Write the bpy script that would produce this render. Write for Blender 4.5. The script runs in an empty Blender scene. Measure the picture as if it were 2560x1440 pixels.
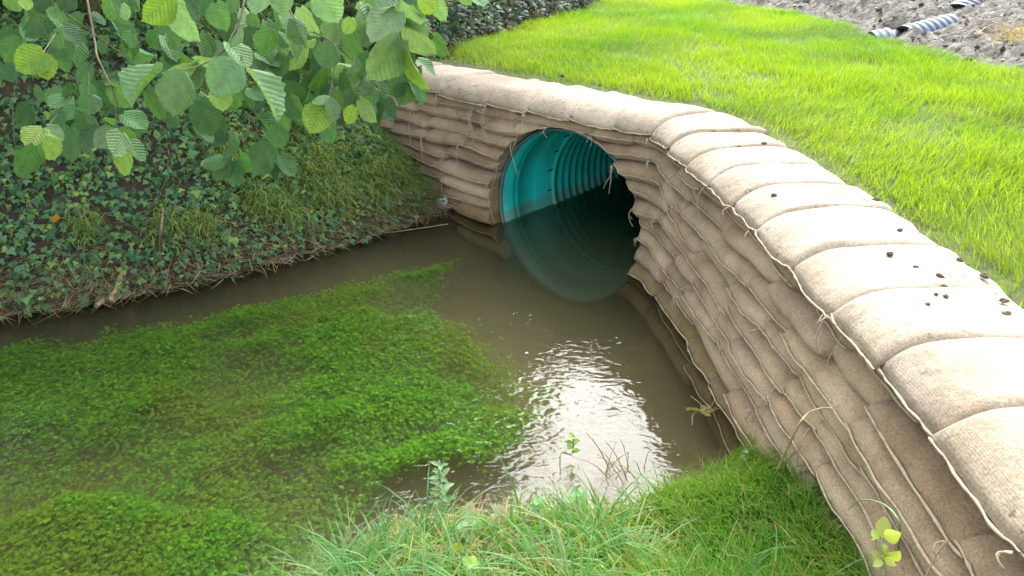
import bpy, math, random
import numpy as np
from mathutils import Vector, Matrix
R = math.radians
random.seed(7); rng = np.random.default_rng(7)
sc = bpy.context.scene
COL = sc.collection

# ------------------------------------------------------------------ camera, sky, sun, exposure
CAM_H, PITCH, FPX = 1.976, R(26.436), 1850.0          # eye height above the water, tilt, focal length in 2560-wide pixels
cam_d = bpy.data.cameras.new('camera'); cam = bpy.data.objects.new('camera', cam_d); COL.objects.link(cam)
cam.location = (0, 0, CAM_H); cam.rotation_euler = (R(90) - PITCH, 0, 0)
cam_d.sensor_width = 36.0; cam_d.lens = 36.0 * FPX / 2560.0; cam_d.clip_start = 0.05; cam_d.clip_end = 300
sc.camera = cam
SUN_AZ, SUN_EL = R(13), R(41)                         # ahead and a little right, behind thin cloud
w = bpy.data.worlds.new('World'); sc.world = w; w.use_nodes = True
nt = w.node_tree; bg = nt.nodes['Background']
sky = nt.nodes.new('ShaderNodeTexSky'); sky.sky_type = 'NISHITA'; sky.sun_disc = False
sky.sun_elevation = SUN_EL; sky.sun_rotation = SUN_AZ; sky.dust_density = 5.0; sky.air_density = 1.0; sky.ozone_density = 1.0
hs = nt.nodes.new('ShaderNodeHueSaturation'); hs.inputs['Saturation'].default_value = 0.45
nt.links.new(sky.outputs[0], hs.inputs['Color']); veil = nt.nodes.new('ShaderNodeMix'); veil.data_type = 'RGBA'; veil.blend_type = 'DARKEN'; veil.inputs[0].default_value = 1.0   # cloud evens out the glow round the sun
veil.inputs[7].default_value = (7.4, 7.5, 7.8, 1); nt.links.new(hs.outputs[0], veil.inputs[6]); nt.links.new(veil.outputs[2], bg.inputs[0])
bg.inputs[1].default_value = 0.15
sd = bpy.data.lights.new('sun', 'SUN'); sun = bpy.data.objects.new('sun', sd); COL.objects.link(sun)
sd.energy = 1.5; sd.angle = R(40); sd.color = (1.0, 0.99, 0.975)
sdir = Vector((math.sin(SUN_AZ) * math.cos(SUN_EL), math.cos(SUN_AZ) * math.cos(SUN_EL), math.sin(SUN_EL)))
sun.rotation_euler = sdir.to_track_quat('Z', 'Y').to_euler(); sun.location = sdir * 20
sc.view_settings.view_transform = 'Standard'; sc.view_settings.look = 'None'
sc.view_settings.gamma = 1; sc.view_settings.use_curve_mapping = False; sc.view_settings.exposure = 2.3
sc.render.engine = 'CYCLES'
cy = sc.cycles
cy.use_denoising = True; cy.max_bounces = 8; cy.transparent_max_bounces = 12; cy.volume_bounces = 1
cy.sample_clamp_indirect = 6.0

# ------------------------------------------------------------------ helpers
def at(u, v, d):                                       # a point of the place: along the sight line of a measured pixel, d metres off
    a, b = (u - 1280) / FPX, (v - 720) / FPX
    q = Vector((a, math.cos(PITCH) - b * math.sin(PITCH), -math.sin(PITCH) - b * math.cos(PITCH))).normalized()
    return Vector((0, 0, CAM_H)) + q * d
def atz(u, v, z):
    a, b = (u - 1280) / FPX, (v - 720) / FPX
    q = Vector((a, math.cos(PITCH) - b * math.sin(PITCH), -math.sin(PITCH) - b * math.cos(PITCH)))
    return Vector((0, 0, CAM_H)) + q * ((z - CAM_H) / q.z)
def hash2(i, j, s):
    n = (i * 374761393 + j * 668265263 + s * 144665) & 0xffffffff
    n = ((n ^ (n >> 13)) * 1274126177) & 0xffffffff
    return ((n ^ (n >> 16)) & 0xffff) / 65535.0
def vn(x, y, s=0):                                     # value noise 0..1
    x = np.asarray(x, float); y = np.asarray(y, float)
    i = np.floor(x).astype(np.int64); j = np.floor(y).astype(np.int64)
    fx = x - i; fy = y - j; fx = fx * fx * (3 - 2 * fx); fy = fy * fy * (3 - 2 * fy)
    a, b, c, d = hash2(i, j, s), hash2(i + 1, j, s), hash2(i, j + 1, s), hash2(i + 1, j + 1, s)
    return (a * (1 - fx) + b * fx) * (1 - fy) + (c * (1 - fx) + d * fx) * fy
def fbm(x, y, s=0, o=4):
    t = 0; a = .5
    for k in range(o): t = t + a * vn(np.asarray(x) * 2 ** k, np.asarray(y) * 2 ** k, s + k); a *= .5
    return t / (1 - .5 ** o)
def sstep(a, b, x):
    t = np.clip((np.asarray(x, float) - a) / (b - a), 0, 1); return t * t * (3 - 2 * t)

def mesh(name, V, quads=None, tris=None, mat=None, col=None, uv=None, smooth=True):
    V = np.asarray(V, np.float32).reshape(-1, 3); me = bpy.data.meshes.new(name)
    L = []; tot = []
    if quads is not None and len(quads): q = np.asarray(quads, np.int32); L.append(q.ravel()); tot.append(np.full(len(q), 4, np.int32))
    if tris is not None and len(tris): t = np.asarray(tris, np.int32); L.append(t.ravel()); tot.append(np.full(len(t), 3, np.int32))
    L = np.concatenate(L); tot = np.concatenate(tot); st = np.concatenate([[0], np.cumsum(tot)[:-1]]).astype(np.int32)
    me.vertices.add(len(V)); me.vertices.foreach_set('co', V.ravel())
    me.loops.add(len(L)); me.loops.foreach_set('vertex_index', L)
    me.polygons.add(len(tot)); me.polygons.foreach_set('loop_start', st); me.polygons.foreach_set('loop_total', tot)
    me.polygons.foreach_set('use_smooth', np.full(len(tot), bool(smooth)))
    if col is not None:
        a = me.color_attributes.new('tint', 'FLOAT_COLOR', 'POINT')
        c = np.ones((len(V), 4), np.float32); c[:, :3] = col; a.data.foreach_set('color', c.ravel())
    if uv is not None:
        u = me.uv_layers.new(name='UVMap'); u.data.foreach_set('uv', np.asarray(uv, np.float32)[L].ravel())
    me.update(calc_edges=True)
    if mat: me.materials.append(mat)
    return me
def link(name, me, parent=None, loc=None):
    o = bpy.data.objects.new(name, me); COL.objects.link(o)
    if parent: o.parent = parent
    if loc is not None: o.location = loc
    return o
def tag(o, label=None, cat=None, group=None, kind=None):
    if label: o['label'] = label
    if cat: o['category'] = cat
    if group: o['group'] = group
    if kind: o['kind'] = kind
    return o
def empty(name, loc, label, cat, group=None):
    o = bpy.data.objects.new(name, None); COL.objects.link(o); o.location = loc; o.empty_display_size = .1
    return tag(o, label, cat, group)
def part(name, V, parent, mat, quads=None, tris=None, **k):       # vertices given in world space
    V = np.asarray(V, float).reshape(-1, 3); c = V.mean(0)
    o = link(name, mesh(name, V - c, quads, tris, mat, **k), parent)
    pw = world_loc(parent) if parent else Vector((0, 0, 0))
    o.location = Vector(c) - pw
    return o
def world_loc(o):
    p = Vector(o.location)
    while o.parent: o = o.parent; p += Vector(o.location)
    return p
def tube(pts, rad, n=5, cap=True):                     # -> V, quads, tris
    P = np.asarray(pts, float); m = len(P); r = np.broadcast_to(np.asarray(rad, float), (m,))
    T = np.gradient(P, axis=0); T /= np.linalg.norm(T, axis=1)[:, None] + 1e-9
    up = np.array([0.13, .21, .97]); A = np.cross(T, up); A /= np.linalg.norm(A, axis=1)[:, None] + 1e-9; B = np.cross(T, A)
    th = np.linspace(0, 2 * np.pi, n, endpoint=False)
    V = P[:, None, :] + r[:, None, None] * (np.cos(th)[None, :, None] * A[:, None, :] + np.sin(th)[None, :, None] * B[:, None, :])
    q = [(i * n + k, i * n + (k + 1) % n, (i + 1) * n + (k + 1) % n, (i + 1) * n + k) for i in range(m - 1) for k in range(n)]
    return V.reshape(-1, 3), np.array(q)
def spline(pts, n):
    P = np.asarray(pts, float); P2 = np.vstack([2 * P[0] - P[1], P, 2 * P[-1] - P[-2]]); out = []
    for t in np.linspace(0, len(P) - 1 - 1e-6, n):
        i = int(t); f = t - i; a, b, c, d = P2[i:i + 4]
        out.append(.5 * ((2 * b) + (c - a) * f + (2 * a - 5 * b + 4 * c - d) * f * f + (-a + 3 * b - 3 * c + d) * f ** 3))
    return np.array(out)
def join(parts):                                       # [(V,quads)] -> V,quads
    Vs, Qs, o = [], [], 0
    for V, q in parts: Vs.append(V); Qs.append(np.asarray(q) + o); o += len(V)
    return np.concatenate(Vs), np.concatenate(Qs)

# ------------------------------------------------------------------ materials
def newmat(name):
    m = bpy.data.materials.new(name); m.use_nodes = True; t = m.node_tree; b = t.nodes['Principled BSDF']
    return m, t, b, t.nodes, t.links
def nd(t, typ, **k):
    n = t.nodes.new(typ)
    for a, v in k.items():
        if a in n.inputs: n.inputs[a].default_value = v
        else: setattr(n, a, v)
    return n
def ramp(t, stops):
    r = t.nodes.new('ShaderNodeValToRGB'); e = r.color_ramp.elements
    while len(e) < len(stops): e.new(.5)
    for x, (p, c) in zip(e, stops): x.position = p; x.color = (*c, 1) if len(c) == 3 else c
    return r
def mixc(t, fac, a, b, typ='MIX'):
    m = t.nodes.new('ShaderNodeMix'); m.data_type = 'RGBA'; m.blend_type = typ
    for s, v in ((0, fac), (6, a), (7, b)):
        if isinstance(v, (int, float)): m.inputs[s].default_value = v
        elif isinstance(v, tuple): m.inputs[s].default_value = (*v, 1)
        else: t.links.new(v, m.inputs[s])
    return m.outputs[2]
def noisy(name, stops, scale=8, detail=6, rough=.8, bump=.3, bscale=None, dist=.02):
    m, t, b, N, L = newmat(name)
    tc = N.new('ShaderNodeNewGeometry')
    n = nd(t, 'ShaderNodeTexNoise', Scale=scale, Detail=detail, Roughness=.65); L.new(tc.outputs['Position'], n.inputs['Vector'])
    r = ramp(t, stops); L.new(n.outputs[0], r.inputs[0]); L.new(r.outputs[0], b.inputs['Base Color'])
    b.inputs['Roughness'].default_value = rough
    n2 = nd(t, 'ShaderNodeTexNoise', Scale=bscale or scale * 4, Detail=5.0, Roughness=.7); L.new(tc.outputs['Position'], n2.inputs['Vector'])
    bp = nd(t, 'ShaderNodeBump', Strength=bump, Distance=dist); L.new(n2.outputs[0], bp.inputs['Height']); L.new(bp.outputs[0], b.inputs['Normal'])
    return m
def tinted(name, rough=.5, trans=.35, spec=.4, tboost=1.0):        # leaf-like: colour from the piece, some light passes through
    m, t, b, N, L = newmat(name)
    a = nd(t, 'ShaderNodeAttribute', attribute_name='tint')
    b.inputs['Roughness'].default_value = rough; b.inputs['Specular IOR Level'].default_value = spec
    L.new(a.outputs[0], b.inputs['Base Color'])
    if trans:
        tr = N.new('ShaderNodeBsdfTranslucent'); L.new(mixc(t, 1.0, a.outputs[0], (1.1 * tboost, 1.15 * tboost, .6 * tboost), 'MULTIPLY'), tr.inputs[0])
        mx = N.new('ShaderNodeMixShader'); mx.inputs[0].default_value = trans
        L.new(b.outputs[0], mx.inputs[1]); L.new(tr.outputs[0], mx.inputs[2]); L.new(mx.outputs[0], N['Material Output'].inputs[0])
    return m

def hessian(name, dirt):
    m, t, b, N, L = newmat(name)
    g = N.new('ShaderNodeNewGeometry'); oi = N.new('ShaderNodeObjectInfo')
    n1 = nd(t, 'ShaderNodeTexNoise', Scale=5.0, Detail=5.0, Roughness=.6); L.new(g.outputs['Position'], n1.inputs['Vector'])
    r1 = ramp(t, [(.3, (.42, .335, .235)), (.5, (.50, .415, .305)), (.72, (.57, .49, .38))] if dirt else [(.3, (.39, .275, .16)), (.5, (.51, .38, .24)), (.72, (.59, .46, .31))]); L.new(n1.outputs[0], r1.inputs[0])
    n2 = nd(t, 'ShaderNodeTexNoise', Scale=150.0, Detail=3.0, Roughness=.7); L.new(g.outputs['Position'], n2.inputs['Vector'])
    r2 = ramp(t, [(.3, (.62, .60, .58)), (.7, (1.18, 1.18, 1.18))]); L.new(n2.outputs[0], r2.inputs[0])
    c = mixc(t, 1.0, r1.outputs[0], r2.outputs[0], 'MULTIPLY')
    rr = ramp(t, [(0, (.84, .80, .77)), (.5, (1, 1, 1)), (1, (1.08, 1.08, 1.06))]); L.new(oi.outputs['Random'], rr.inputs[0])
    c = mixc(t, 1.0, c, rr.outputs[0], 'MULTIPLY')
    n6 = nd(t, 'ShaderNodeTexNoise', Scale=1.4, Detail=4.0, Roughness=.6); L.new(g.outputs['Position'], n6.inputs['Vector'])
    r6 = ramp(t, [(.32, (.74, .70, .66)), (.52, (1, 1, 1)), (.7, (1.08, 1.07, 1.05))]); L.new(n6.outputs[0], r6.inputs[0])
    c = mixc(t, 1.0, c, r6.outputs[0], 'MULTIPLY')
    # wet cloth just above the water
    sx = N.new('ShaderNodeSeparateXYZ'); L.new(g.outputs['Position'], sx.inputs[0])
    ad = nd(t, 'ShaderNodeMath', operation='MULTIPLY_ADD'); L.new(n1.outputs[0], ad.inputs[0]); ad.inputs[1].default_value = -.12; L.new(sx.outputs[2], ad.inputs[2])
    rw = ramp(t, [(.0, (1, 1, 1)), (.09, (0, 0, 0))]); L.new(ad.outputs[0], rw.inputs[0])
    c = mixc(t, rw.outputs[0], c, mixc(t, 1.0, c, (.50, .47, .33), 'MULTIPLY'))
    if dirt:
        n3 = nd(t, 'ShaderNodeTexNoise', Scale=42.0, Detail=4.0, Roughness=.6); L.new(g.outputs['Position'], n3.inputs['Vector'])
        r3 = ramp(t, [(.585, (0, 0, 0)), (.66, (1, 1, 1))]); L.new(n3.outputs[0], r3.inputs[0])
        n4 = nd(t, 'ShaderNodeTexNoise', Scale=2.2, Detail=2.0); L.new(g.outputs['Position'], n4.inputs['Vector'])
        r4 = ramp(t, [(.42, (.08, .08, .08)), (.62, (.9, .9, .9))]); L.new(n4.outputs[0], r4.inputs[0])
        mm = mixc(t, 1.0, r3.outputs[0], r4.outputs[0], 'MULTIPLY')
        c = mixc(t, mm, c, (.10, .08, .06))
    L.new(c, b.inputs['Base Color']); b.inputs['Roughness'].default_value = .92; b.inputs['Specular IOR Level'].default_value = .15
    b.inputs['Sheen Weight'].default_value = .15
    tc = N.new('ShaderNodeTexCoord')
    wv = nd(t, 'ShaderNodeTexWave', Scale=72.0, Distortion=2.0, Detail=2.0); wv.bands_direction = 'X'; L.new(tc.outputs['UV'], wv.inputs['Vector'])
    wv2 = nd(t, 'ShaderNodeTexWave', Scale=64.0, Distortion=2.0, Detail=2.0); wv2.bands_direction = 'Y'; L.new(tc.outputs['UV'], wv2.inputs['Vector'])
    s = nd(t, 'ShaderNodeMath', operation='ADD'); L.new(wv.outputs['Fac'], s.inputs[0]); L.new(wv2.outputs['Fac'], s.inputs[1])
    s2 = nd(t, 'ShaderNodeMath', operation='ADD'); L.new(s.outputs[0], s2.inputs[0]); L.new(n2.outputs[0], s2.inputs[1])
    bp = nd(t, 'ShaderNodeBump', Strength=.22 if dirt else .30, Distance=.002); L.new(s2.outputs[0], bp.inputs['Height'])
    n5 = nd(t, 'ShaderNodeTexNoise', Scale=26.0, Detail=3.0); L.new(g.outputs['Position'], n5.inputs['Vector'])
    b2 = nd(t, 'ShaderNodeBump', Strength=.5, Distance=.012); L.new(n5.outputs[0], b2.inputs['Height']); L.new(bp.outputs[0], b2.inputs['Normal'])
    n7 = nd(t, 'ShaderNodeTexNoise', Scale=9.0, Detail=3.0, Distortion=2.5); L.new(g.outputs['Position'], n7.inputs['Vector'])
    b3 = nd(t, 'ShaderNodeBump', Strength=.10 if dirt else .20, Distance=.03); L.new(n7.outputs[0], b3.inputs['Height']); L.new(b2.outputs[0], b3.inputs['Normal'])
    L.new(b3.outputs[0], b.inputs['Normal'])
    return m
M = {}
M['sack'] = hessian('hessian', False); M['cap'] = hessian('hessian_cap', True)
M['twine'] = noisy('twine', [(.3, (.42, .32, .20)), (.7, (.62, .50, .35))], 60, 3, .95, .3)
M['soil'] = noisy('soil', [(.3, (.05, .036, .022)), (.55, (.12, .09, .055)), (.75, (.22, .17, .11))], 9, 8, .95, .9, 40, .03)
M['turf'] = noisy('turf_soil', [(.3, (.06, .06, .02)), (.6, (.10, .13, .03)), (.8, (.18, .17, .08))], 14, 8, .95, .6, 50, .02)
M['bank'] = noisy('bank_soil', [(.3, (.02, .016, .01)), (.6, (.05, .04, .022)), (.8, (.12, .09, .05))], 10, 8, .95, .9, 40, .03)
M['silt'] = noisy('silt', [(.3, (.12, .085, .04)), (.6, (.19, .14, .07)), (.8, (.25, .19, .10))], 2.2, 5, .9, .2, 15, .02)
def bed_mat():
    m = noisy('bed', [(.3, (.10, .07, .033)), (.6, (.17, .125, .062)), (.8, (.23, .175, .095))], 2.2, 6, .9, .5, 22, .02); t = m.node_tree; b = t.nodes['Principled BSDF']
    c0 = b.inputs['Base Color'].links[0].from_socket; g = t.nodes.new('ShaderNodeNewGeometry'); a = nd(t, 'ShaderNodeAttribute', attribute_name='tint'); sx = t.nodes.new('ShaderNodeSeparateColor'); t.links.new(a.outputs[0], sx.inputs[0])
    n = nd(t, 'ShaderNodeTexNoise', Scale=11.0, Detail=8.0, Roughness=.7); t.links.new(g.outputs['Position'], n.inputs['Vector'])
    r1 = ramp(t, [(.3, (.025, .019, .011)), (.6, (.06, .046, .026)), (.8, (.13, .10, .06))]); r2 = ramp(t, [(.3, (.05, .042, .02)), (.55, (.11, .09, .05)), (.75, (.2, .16, .1))])
    t.links.new(n.outputs[0], r1.inputs[0]); t.links.new(n.outputs[0], r2.inputs[0])
    c = mixc(t, sx.outputs[1], c0, r1.outputs[0]); c = mixc(t, sx.outputs[0], c, r2.outputs[0]); t.links.new(c, b.inputs['Base Color']); return m
M['bed'] = bed_mat()
M['spoil'] = noisy('spoil', [(.30, (.05, .042, .034)), (.45, (.17, .15, .12)), (.58, (.31, .28, .24)), (.74, (.56, .53, .48))], 14, 10, .95, 1.0, 26, .06)
M['bark'] = noisy('bark', [(.3, (.10, .075, .045)), (.7, (.26, .20, .12))], 40, 5, .85, .4)
M['straw'] = noisy('straw', [(.3, (.30, .21, .10)), (.7, (.55, .43, .24))], 30, 4, .9, .2)
M['grass'] = tinted('grass', .5, .5, .3, 1.2); M['ivy'] = tinted('ivy', .6, .2, .18); M['weed'] = tinted('weed', .9, .4, .0)
M['drygrass'] = tinted('dry_grass', .8, .25, .2)
M['foliage'] = tinted('foliage', .5, .4, .35)
M['white'] = noisy('white_litter', [(.3, (.75, .75, .75)), (.7, (.88, .88, .86))], 30, 3, .6, .2)

def plastic(name, col, rough=.35, grime=(.05, .06, .04)):
    m, t, b, N, L = newmat(name); g = N.new('ShaderNodeNewGeometry')
    n = nd(t, 'ShaderNodeTexNoise', Scale=3.5, Detail=8.0, Roughness=.7); L.new(g.outputs['Position'], n.inputs['Vector'])
    r = ramp(t, [(.45, (0, 0, 0)), (.8, (.55, .55, .55))]); L.new(n.outputs[0], r.inputs[0])
    sx = N.new('ShaderNodeSeparateXYZ'); L.new(g.outputs['Position'], sx.inputs[0])
    ma = nd(t, 'ShaderNodeMath', operation='MULTIPLY_ADD'); L.new(n.outputs[0], ma.inputs[0]); ma.inputs[1].default_value = -.13; L.new(sx.outputs[2], ma.inputs[2])
    rt = ramp(t, [(.0, (.55, .55, .55)), (.035, (0, 0, 0))]); L.new(ma.outputs[0], rt.inputs[0])          # silt left at the tide line
    n9 = nd(t, 'ShaderNodeTexNoise', Scale=14.0, Detail=6.0, Roughness=.75); L.new(g.outputs['Position'], n9.inputs['Vector'])
    r9 = ramp(t, [(.60, (0, 0, 0)), (.72, (.5, .5, .5))]); L.new(n9.outputs[0], r9.inputs[0])
    c1 = mixc(t, r.outputs[0], col, grime); c1 = mixc(t, r9.outputs[0], c1, tuple(.45 * x + .10 for x in col))
    L.new(mixc(t, rt.outputs[0], c1, (.16, .15, .09)), b.inputs['Base Color'])
    b.inputs['Roughness'].default_value = rough
    return m
M['teal'] = plastic('teal_plastic', (.012, .54, .47)); M['teal_lit'] = plastic('teal_plastic_lit', (.02, .62, .55), .3)  # collar band gets a lighter teal that paints in light falling on it
M['rim'] = plastic('rim_plastic', (.10, .17, .18), .45)
M['grey_pipe'] = plastic('grey_plastic', (.13, .165, .23), .55, (.2, .17, .14)); M['dark_pipe'] = plastic('black_plastic', (.02, .02, .022), .5)

def water_mat():
    m, t, b, N, L = newmat('water'); N.remove(b); g = N.new('ShaderNodeNewGeometry')
    mp = nd(t, 'ShaderNodeMapping'); mp.inputs['Rotation'].default_value = (0, 0, R(35)); mp.inputs['Scale'].default_value = (1, 1.7, 1); L.new(g.outputs['Position'], mp.inputs[0])
    n = nd(t, 'ShaderNodeTexNoise', Scale=7.0, Detail=2.5, Roughness=.55, Distortion=1.2); L.new(mp.outputs[0], n.inputs['Vector'])
    n2 = nd(t, 'ShaderNodeTexNoise', Scale=19.0, Detail=.6, Roughness=.4, Distortion=.9); L.new(mp.outputs[0], n2.inputs['Vector'])
    b1 = nd(t, 'ShaderNodeBump', Strength=.10, Distance=.03); L.new(n.outputs[0], b1.inputs['Height'])
    n3 = nd(t, 'ShaderNodeTexNoise', Scale=2.6, Detail=2.0); L.new(g.outputs['Position'], n3.inputs['Vector'])
    r3 = ramp(t, [(.40, (.07, .07, .07)), (.62, (.42, .42, .42))]); L.new(n3.outputs[0], r3.inputs[0])
    b2 = nd(t, 'ShaderNodeBump', Distance=.0085); L.new(r3.outputs[0], b2.inputs['Strength']); L.new(n2.outputs[0], b2.inputs['Height']); L.new(b1.outputs[0], b2.inputs['Normal'])
    fr = nd(t, 'ShaderNodeFresnel', IOR=1.32); L.new(b2.outputs[0], fr.inputs['Normal'])
    gl = N.new('ShaderNodeBsdfGlossy'); gl.inputs['Roughness'].default_value = .015; L.new(b2.outputs[0], gl.inputs['Normal'])
    tr = N.new('ShaderNodeBsdfTransparent'); tr.inputs[0].default_value = (.93, .95, .92, 1)
    mx = N.new('ShaderNodeMixShader'); L.new(fr.outputs[0], mx.inputs[0]); L.new(tr.outputs[0], mx.inputs[1]); L.new(gl.outputs[0], mx.inputs[2])
    L.new(mx.outputs[0], N['Material Output'].inputs['Surface'])
    v = N.new('ShaderNodeVolumePrincipled'); v.inputs['Color'].default_value = (.48, .43, .24, 1); v.inputs['Density'].default_value = 1.15
    v.inputs['Absorption Color'].default_value = (.34, .36, .16, 1)
    L.new(v.outputs[0], N['Material Output'].inputs['Volume'])
    return m
M['water'] = water_mat()

def hazel_mat():
    m, t, b, N, L = newmat('hazel_leaf'); tc = N.new('ShaderNodeTexCoord'); sx = N.new('ShaderNodeSeparateXYZ'); L.new(tc.outputs['UV'], sx.inputs[0])
    def mth(op, *a):
        x = N.new('ShaderNodeMath'); x.operation = op
        for i, v in enumerate(a):
            if isinstance(v, (int, float)): x.inputs[i].default_value = v
            else: L.new(v, x.inputs[i])
        return x.outputs[0]
    ax = mth('ABSOLUTE', mth('SUBTRACT', sx.outputs[0], .5))
    ph = mth('MULTIPLY', mth('SUBTRACT', sx.outputs[1], mth('MULTIPLY', ax, .75)), 8.0)
    fr = mth('ABSOLUTE', mth('SUBTRACT', mth('FRACT', ph), .5))           # 0.5 on the side veins
    vein = mth('MAXIMUM', mth('SMOOTH_MIN', mth('MULTIPLY', mth('SUBTRACT', fr, .40), 10.0), 1.0, .1), mth('SUBTRACT', 1.0, mth('MULTIPLY', ax, 55.0)))
    vein = mth('MAXIMUM', mth('MINIMUM', vein, 1.0), 0.0)
    oi = N.new('ShaderNodeObjectInfo')
    n = nd(t, 'ShaderNodeTexNoise', Scale=5.0, Detail=4.0); L.new(tc.outputs['UV'], n.inputs['Vector'])
    r = ramp(t, [(.3, (.82, .82, .8)), (.7, (1.15, 1.15, 1.1))]); L.new(n.outputs[0], r.inputs[0])
    c = mixc(t, 1.0, oi.outputs['Color'], r.outputs[0], 'MULTIPLY')
    cv = mixc(t, mth('MULTIPLY', vein, .30), c, mixc(t, 1.0, c, (.55, .62, .5), 'MULTIPLY'))
    L.new(cv, b.inputs['Base Color']); b.inputs['Roughness'].default_value = .6; b.inputs['Specular IOR Level'].default_value = .2
    bp = nd(t, 'ShaderNodeBump', Strength=.5, Distance=.006); L.new(mth('MULTIPLY', fr, -1.0), bp.inputs['Height']); L.new(bp.outputs[0], b.inputs['Normal'])
    tr = N.new('ShaderNodeBsdfTranslucent'); L.new(mixc(t, 1.0, cv, (1.2, 1.25, .55), 'MULTIPLY'), tr.inputs[0]); L.new(bp.outputs[0], tr.inputs['Normal'])
    mx = N.new('ShaderNodeMixShader'); mx.inputs[0].default_value = .32
    L.new(b.outputs[0], mx.inputs[1]); L.new(tr.outputs[0], mx.inputs[2]); L.new(mx.outputs[0], N['Material Output'].inputs[0])
    return m
M['hazel'] = hazel_mat()

# ------------------------------------------------------------------ the lie of the land
PC = np.array([.3413, 4.6475]); PZ = .176; PR = .60            # mouth of the culvert
PN = np.array([math.sin(R(41.35)), math.cos(R(41.35))]); PT = np.array([PN[1], -PN[0]])   # into the bank / along the wall
WC = spline([(-1.25, 6.02), (-.95, 5.88), (-.62, 5.6), (-.14, 5.10), (.36, 4.665), (.845, 4.225), (.93, 3.80), (1.0, 3.3), (1.05, 2.7), (1.08, 2.1), (1.085, 1.5), (1.08, .9), (1.07, .2), (1.06, -.5)], 1400)
_sl = np.concatenate([[0], np.cumsum(np.linalg.norm(np.diff(WC, axis=0), axis=1))]); SLEN = _sl[-1]
def W(s):
    s = np.asarray(s, float); x = np.interp(s, _sl, WC[:, 0]); y = np.interp(s, _sl, WC[:, 1])
    e = .06; tx = np.interp(s + e, _sl, WC[:, 0]) - np.interp(s - e, _sl, WC[:, 0]); ty = np.interp(s + e, _sl, WC[:, 1]) - np.interp(s - e, _sl, WC[:, 1])
    l = np.hypot(tx, ty) + 1e-9; return np.stack([x, y], -1), np.stack([-ty / l, tx / l], -1)      # point, back direction (away from the water)
SP = _sl[np.argmin(np.linalg.norm(WC - PC, axis=1))]
def wall_off(x, y):                                            # signed distance behind the wall face
    P = np.stack([np.ravel(x), np.ravel(y)], -1); C = WC[::8]; out = np.empty(len(P)); _, B = W(_sl[::8])
    for a in range(0, len(P), 20000):
        d = P[a:a + 20000, None, :] - C[None]; k = np.argmin((d ** 2).sum(-1), 1); i = np.arange(len(k))
        out[a:a + 20000] = (d[i, k] * B[k]).sum(-1)
    return out.reshape(np.shape(x))
def poly_dist(x, y, poly):                                     # signed distance to an open polyline, + on its left hand
    P = np.stack([np.ravel(x), np.ravel(y)], -1); best = np.full(len(P), 1e9); sg = np.ones(len(P)); q = np.asarray(poly, float)
    for a, b in zip(q[:-1], q[1:]):
        e = b - a; t = np.clip(((P - a) @ e) / (e @ e), 0, 1); d = P - (a + t[:, None] * e); l = np.hypot(d[:, 0], d[:, 1])
        s = np.sign(e[0] * (P[:, 1] - a[1]) - e[1] * (P[:, 0] - a[0])); m = l < best - 1e-9; best[m] = l[m]; sg[m] = s[m]
    return (best * sg).reshape(np.shape(x))
LEFT = [(-9, 1.9), (-5, 2.75), (-2.85, 3.60), (-2.29, 3.83), (-1.62, 4.24), (-1.1, 4.70), (-.76, 5.02), (-.55, 5.30), (-.66, 5.75), (-.78, 6.2), (-.45, 7.2), (.1, 8.3), (.75, 9.4), (1.4, 11.6), (2.0, 15)]
NEAR = [(1.3, 2.6), (1.04, 2.46), (.65, 2.22), (.42, 2.06), (.1, 2.05), (-.1, 2.02), (-.40, 1.98), (-.62, 1.78), (-.85, 1.45), (-1.4, .9), (-3, .2), (-8, -1)]
def h_left(x, y):
    d = poly_dist(x, y, LEFT); j = (fbm(np.asarray(x) * 2.2, np.asarray(y) * 2.2, 5) - .5)
    d = d + j * .16 + .80 * sstep(5.95, 6.7, y) * (d > -.5)
    z = np.where(d < 0, d * .9, np.where(d < 1.0, .03 + 1.12 * np.clip(d, 0, 1) + .0 * d, 1.15 + .28 * (d - 1.0)))
    return z + j * .12 * sstep(-.1, .3, d), d
def h_near(x, y):
    d = poly_dist(x, y, NEAR); j = fbm(np.asarray(x) * 3, np.asarray(y) * 3, 9) - .5
    return np.where(d < 0, d * .8, .03 + .34 * (1 - np.exp(-np.clip(d, 0, 9) / .7))) + j * .05, d
def h_bed(x, y):
    x = np.asarray(x, float); y = np.asarray(y, float)
    z = -.30 + .07 * (fbm(x * 1.3, y * 1.3, 21) - .5)
    dx = x - PC[0]; dy = y - PC[1]; tau = dx * PT[0] + dy * PT[1]; al = dx * PN[0] + dy * PN[1]
    hole = sstep(.95, .62, abs(tau)) * sstep(-.75, -.08, al)
    return z - .19 * hole
def ground(x, y):
    a, _ = h_left(x, y); b, _ = h_near(x, y); return np.maximum(np.maximum(a, b), h_bed(x, y))
def lawn_z(x, y):
    x = np.asarray(x, float); y = np.asarray(y, float)
    return .915 + .022 * np.clip(y - 4, -3, 8) * .6 + .03 * (fbm(x * 1.1, y * 1.1, 33) - .5) + .02 * (fbm(x * 5, y * 5, 34) - .5)
SOIL_EDGE = [(-3, 12.6), (1.4, 11.8), (2.4, 11.0), (3.5, 9.1), (3.6, 7.1), (3.85, 6.05), (4.5, 4.7), (5.6, 3), (6, -2)]    # lawn on the right hand
def spoil_d(x, y): return poly_dist(x, y, SOIL_EDGE)
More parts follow.
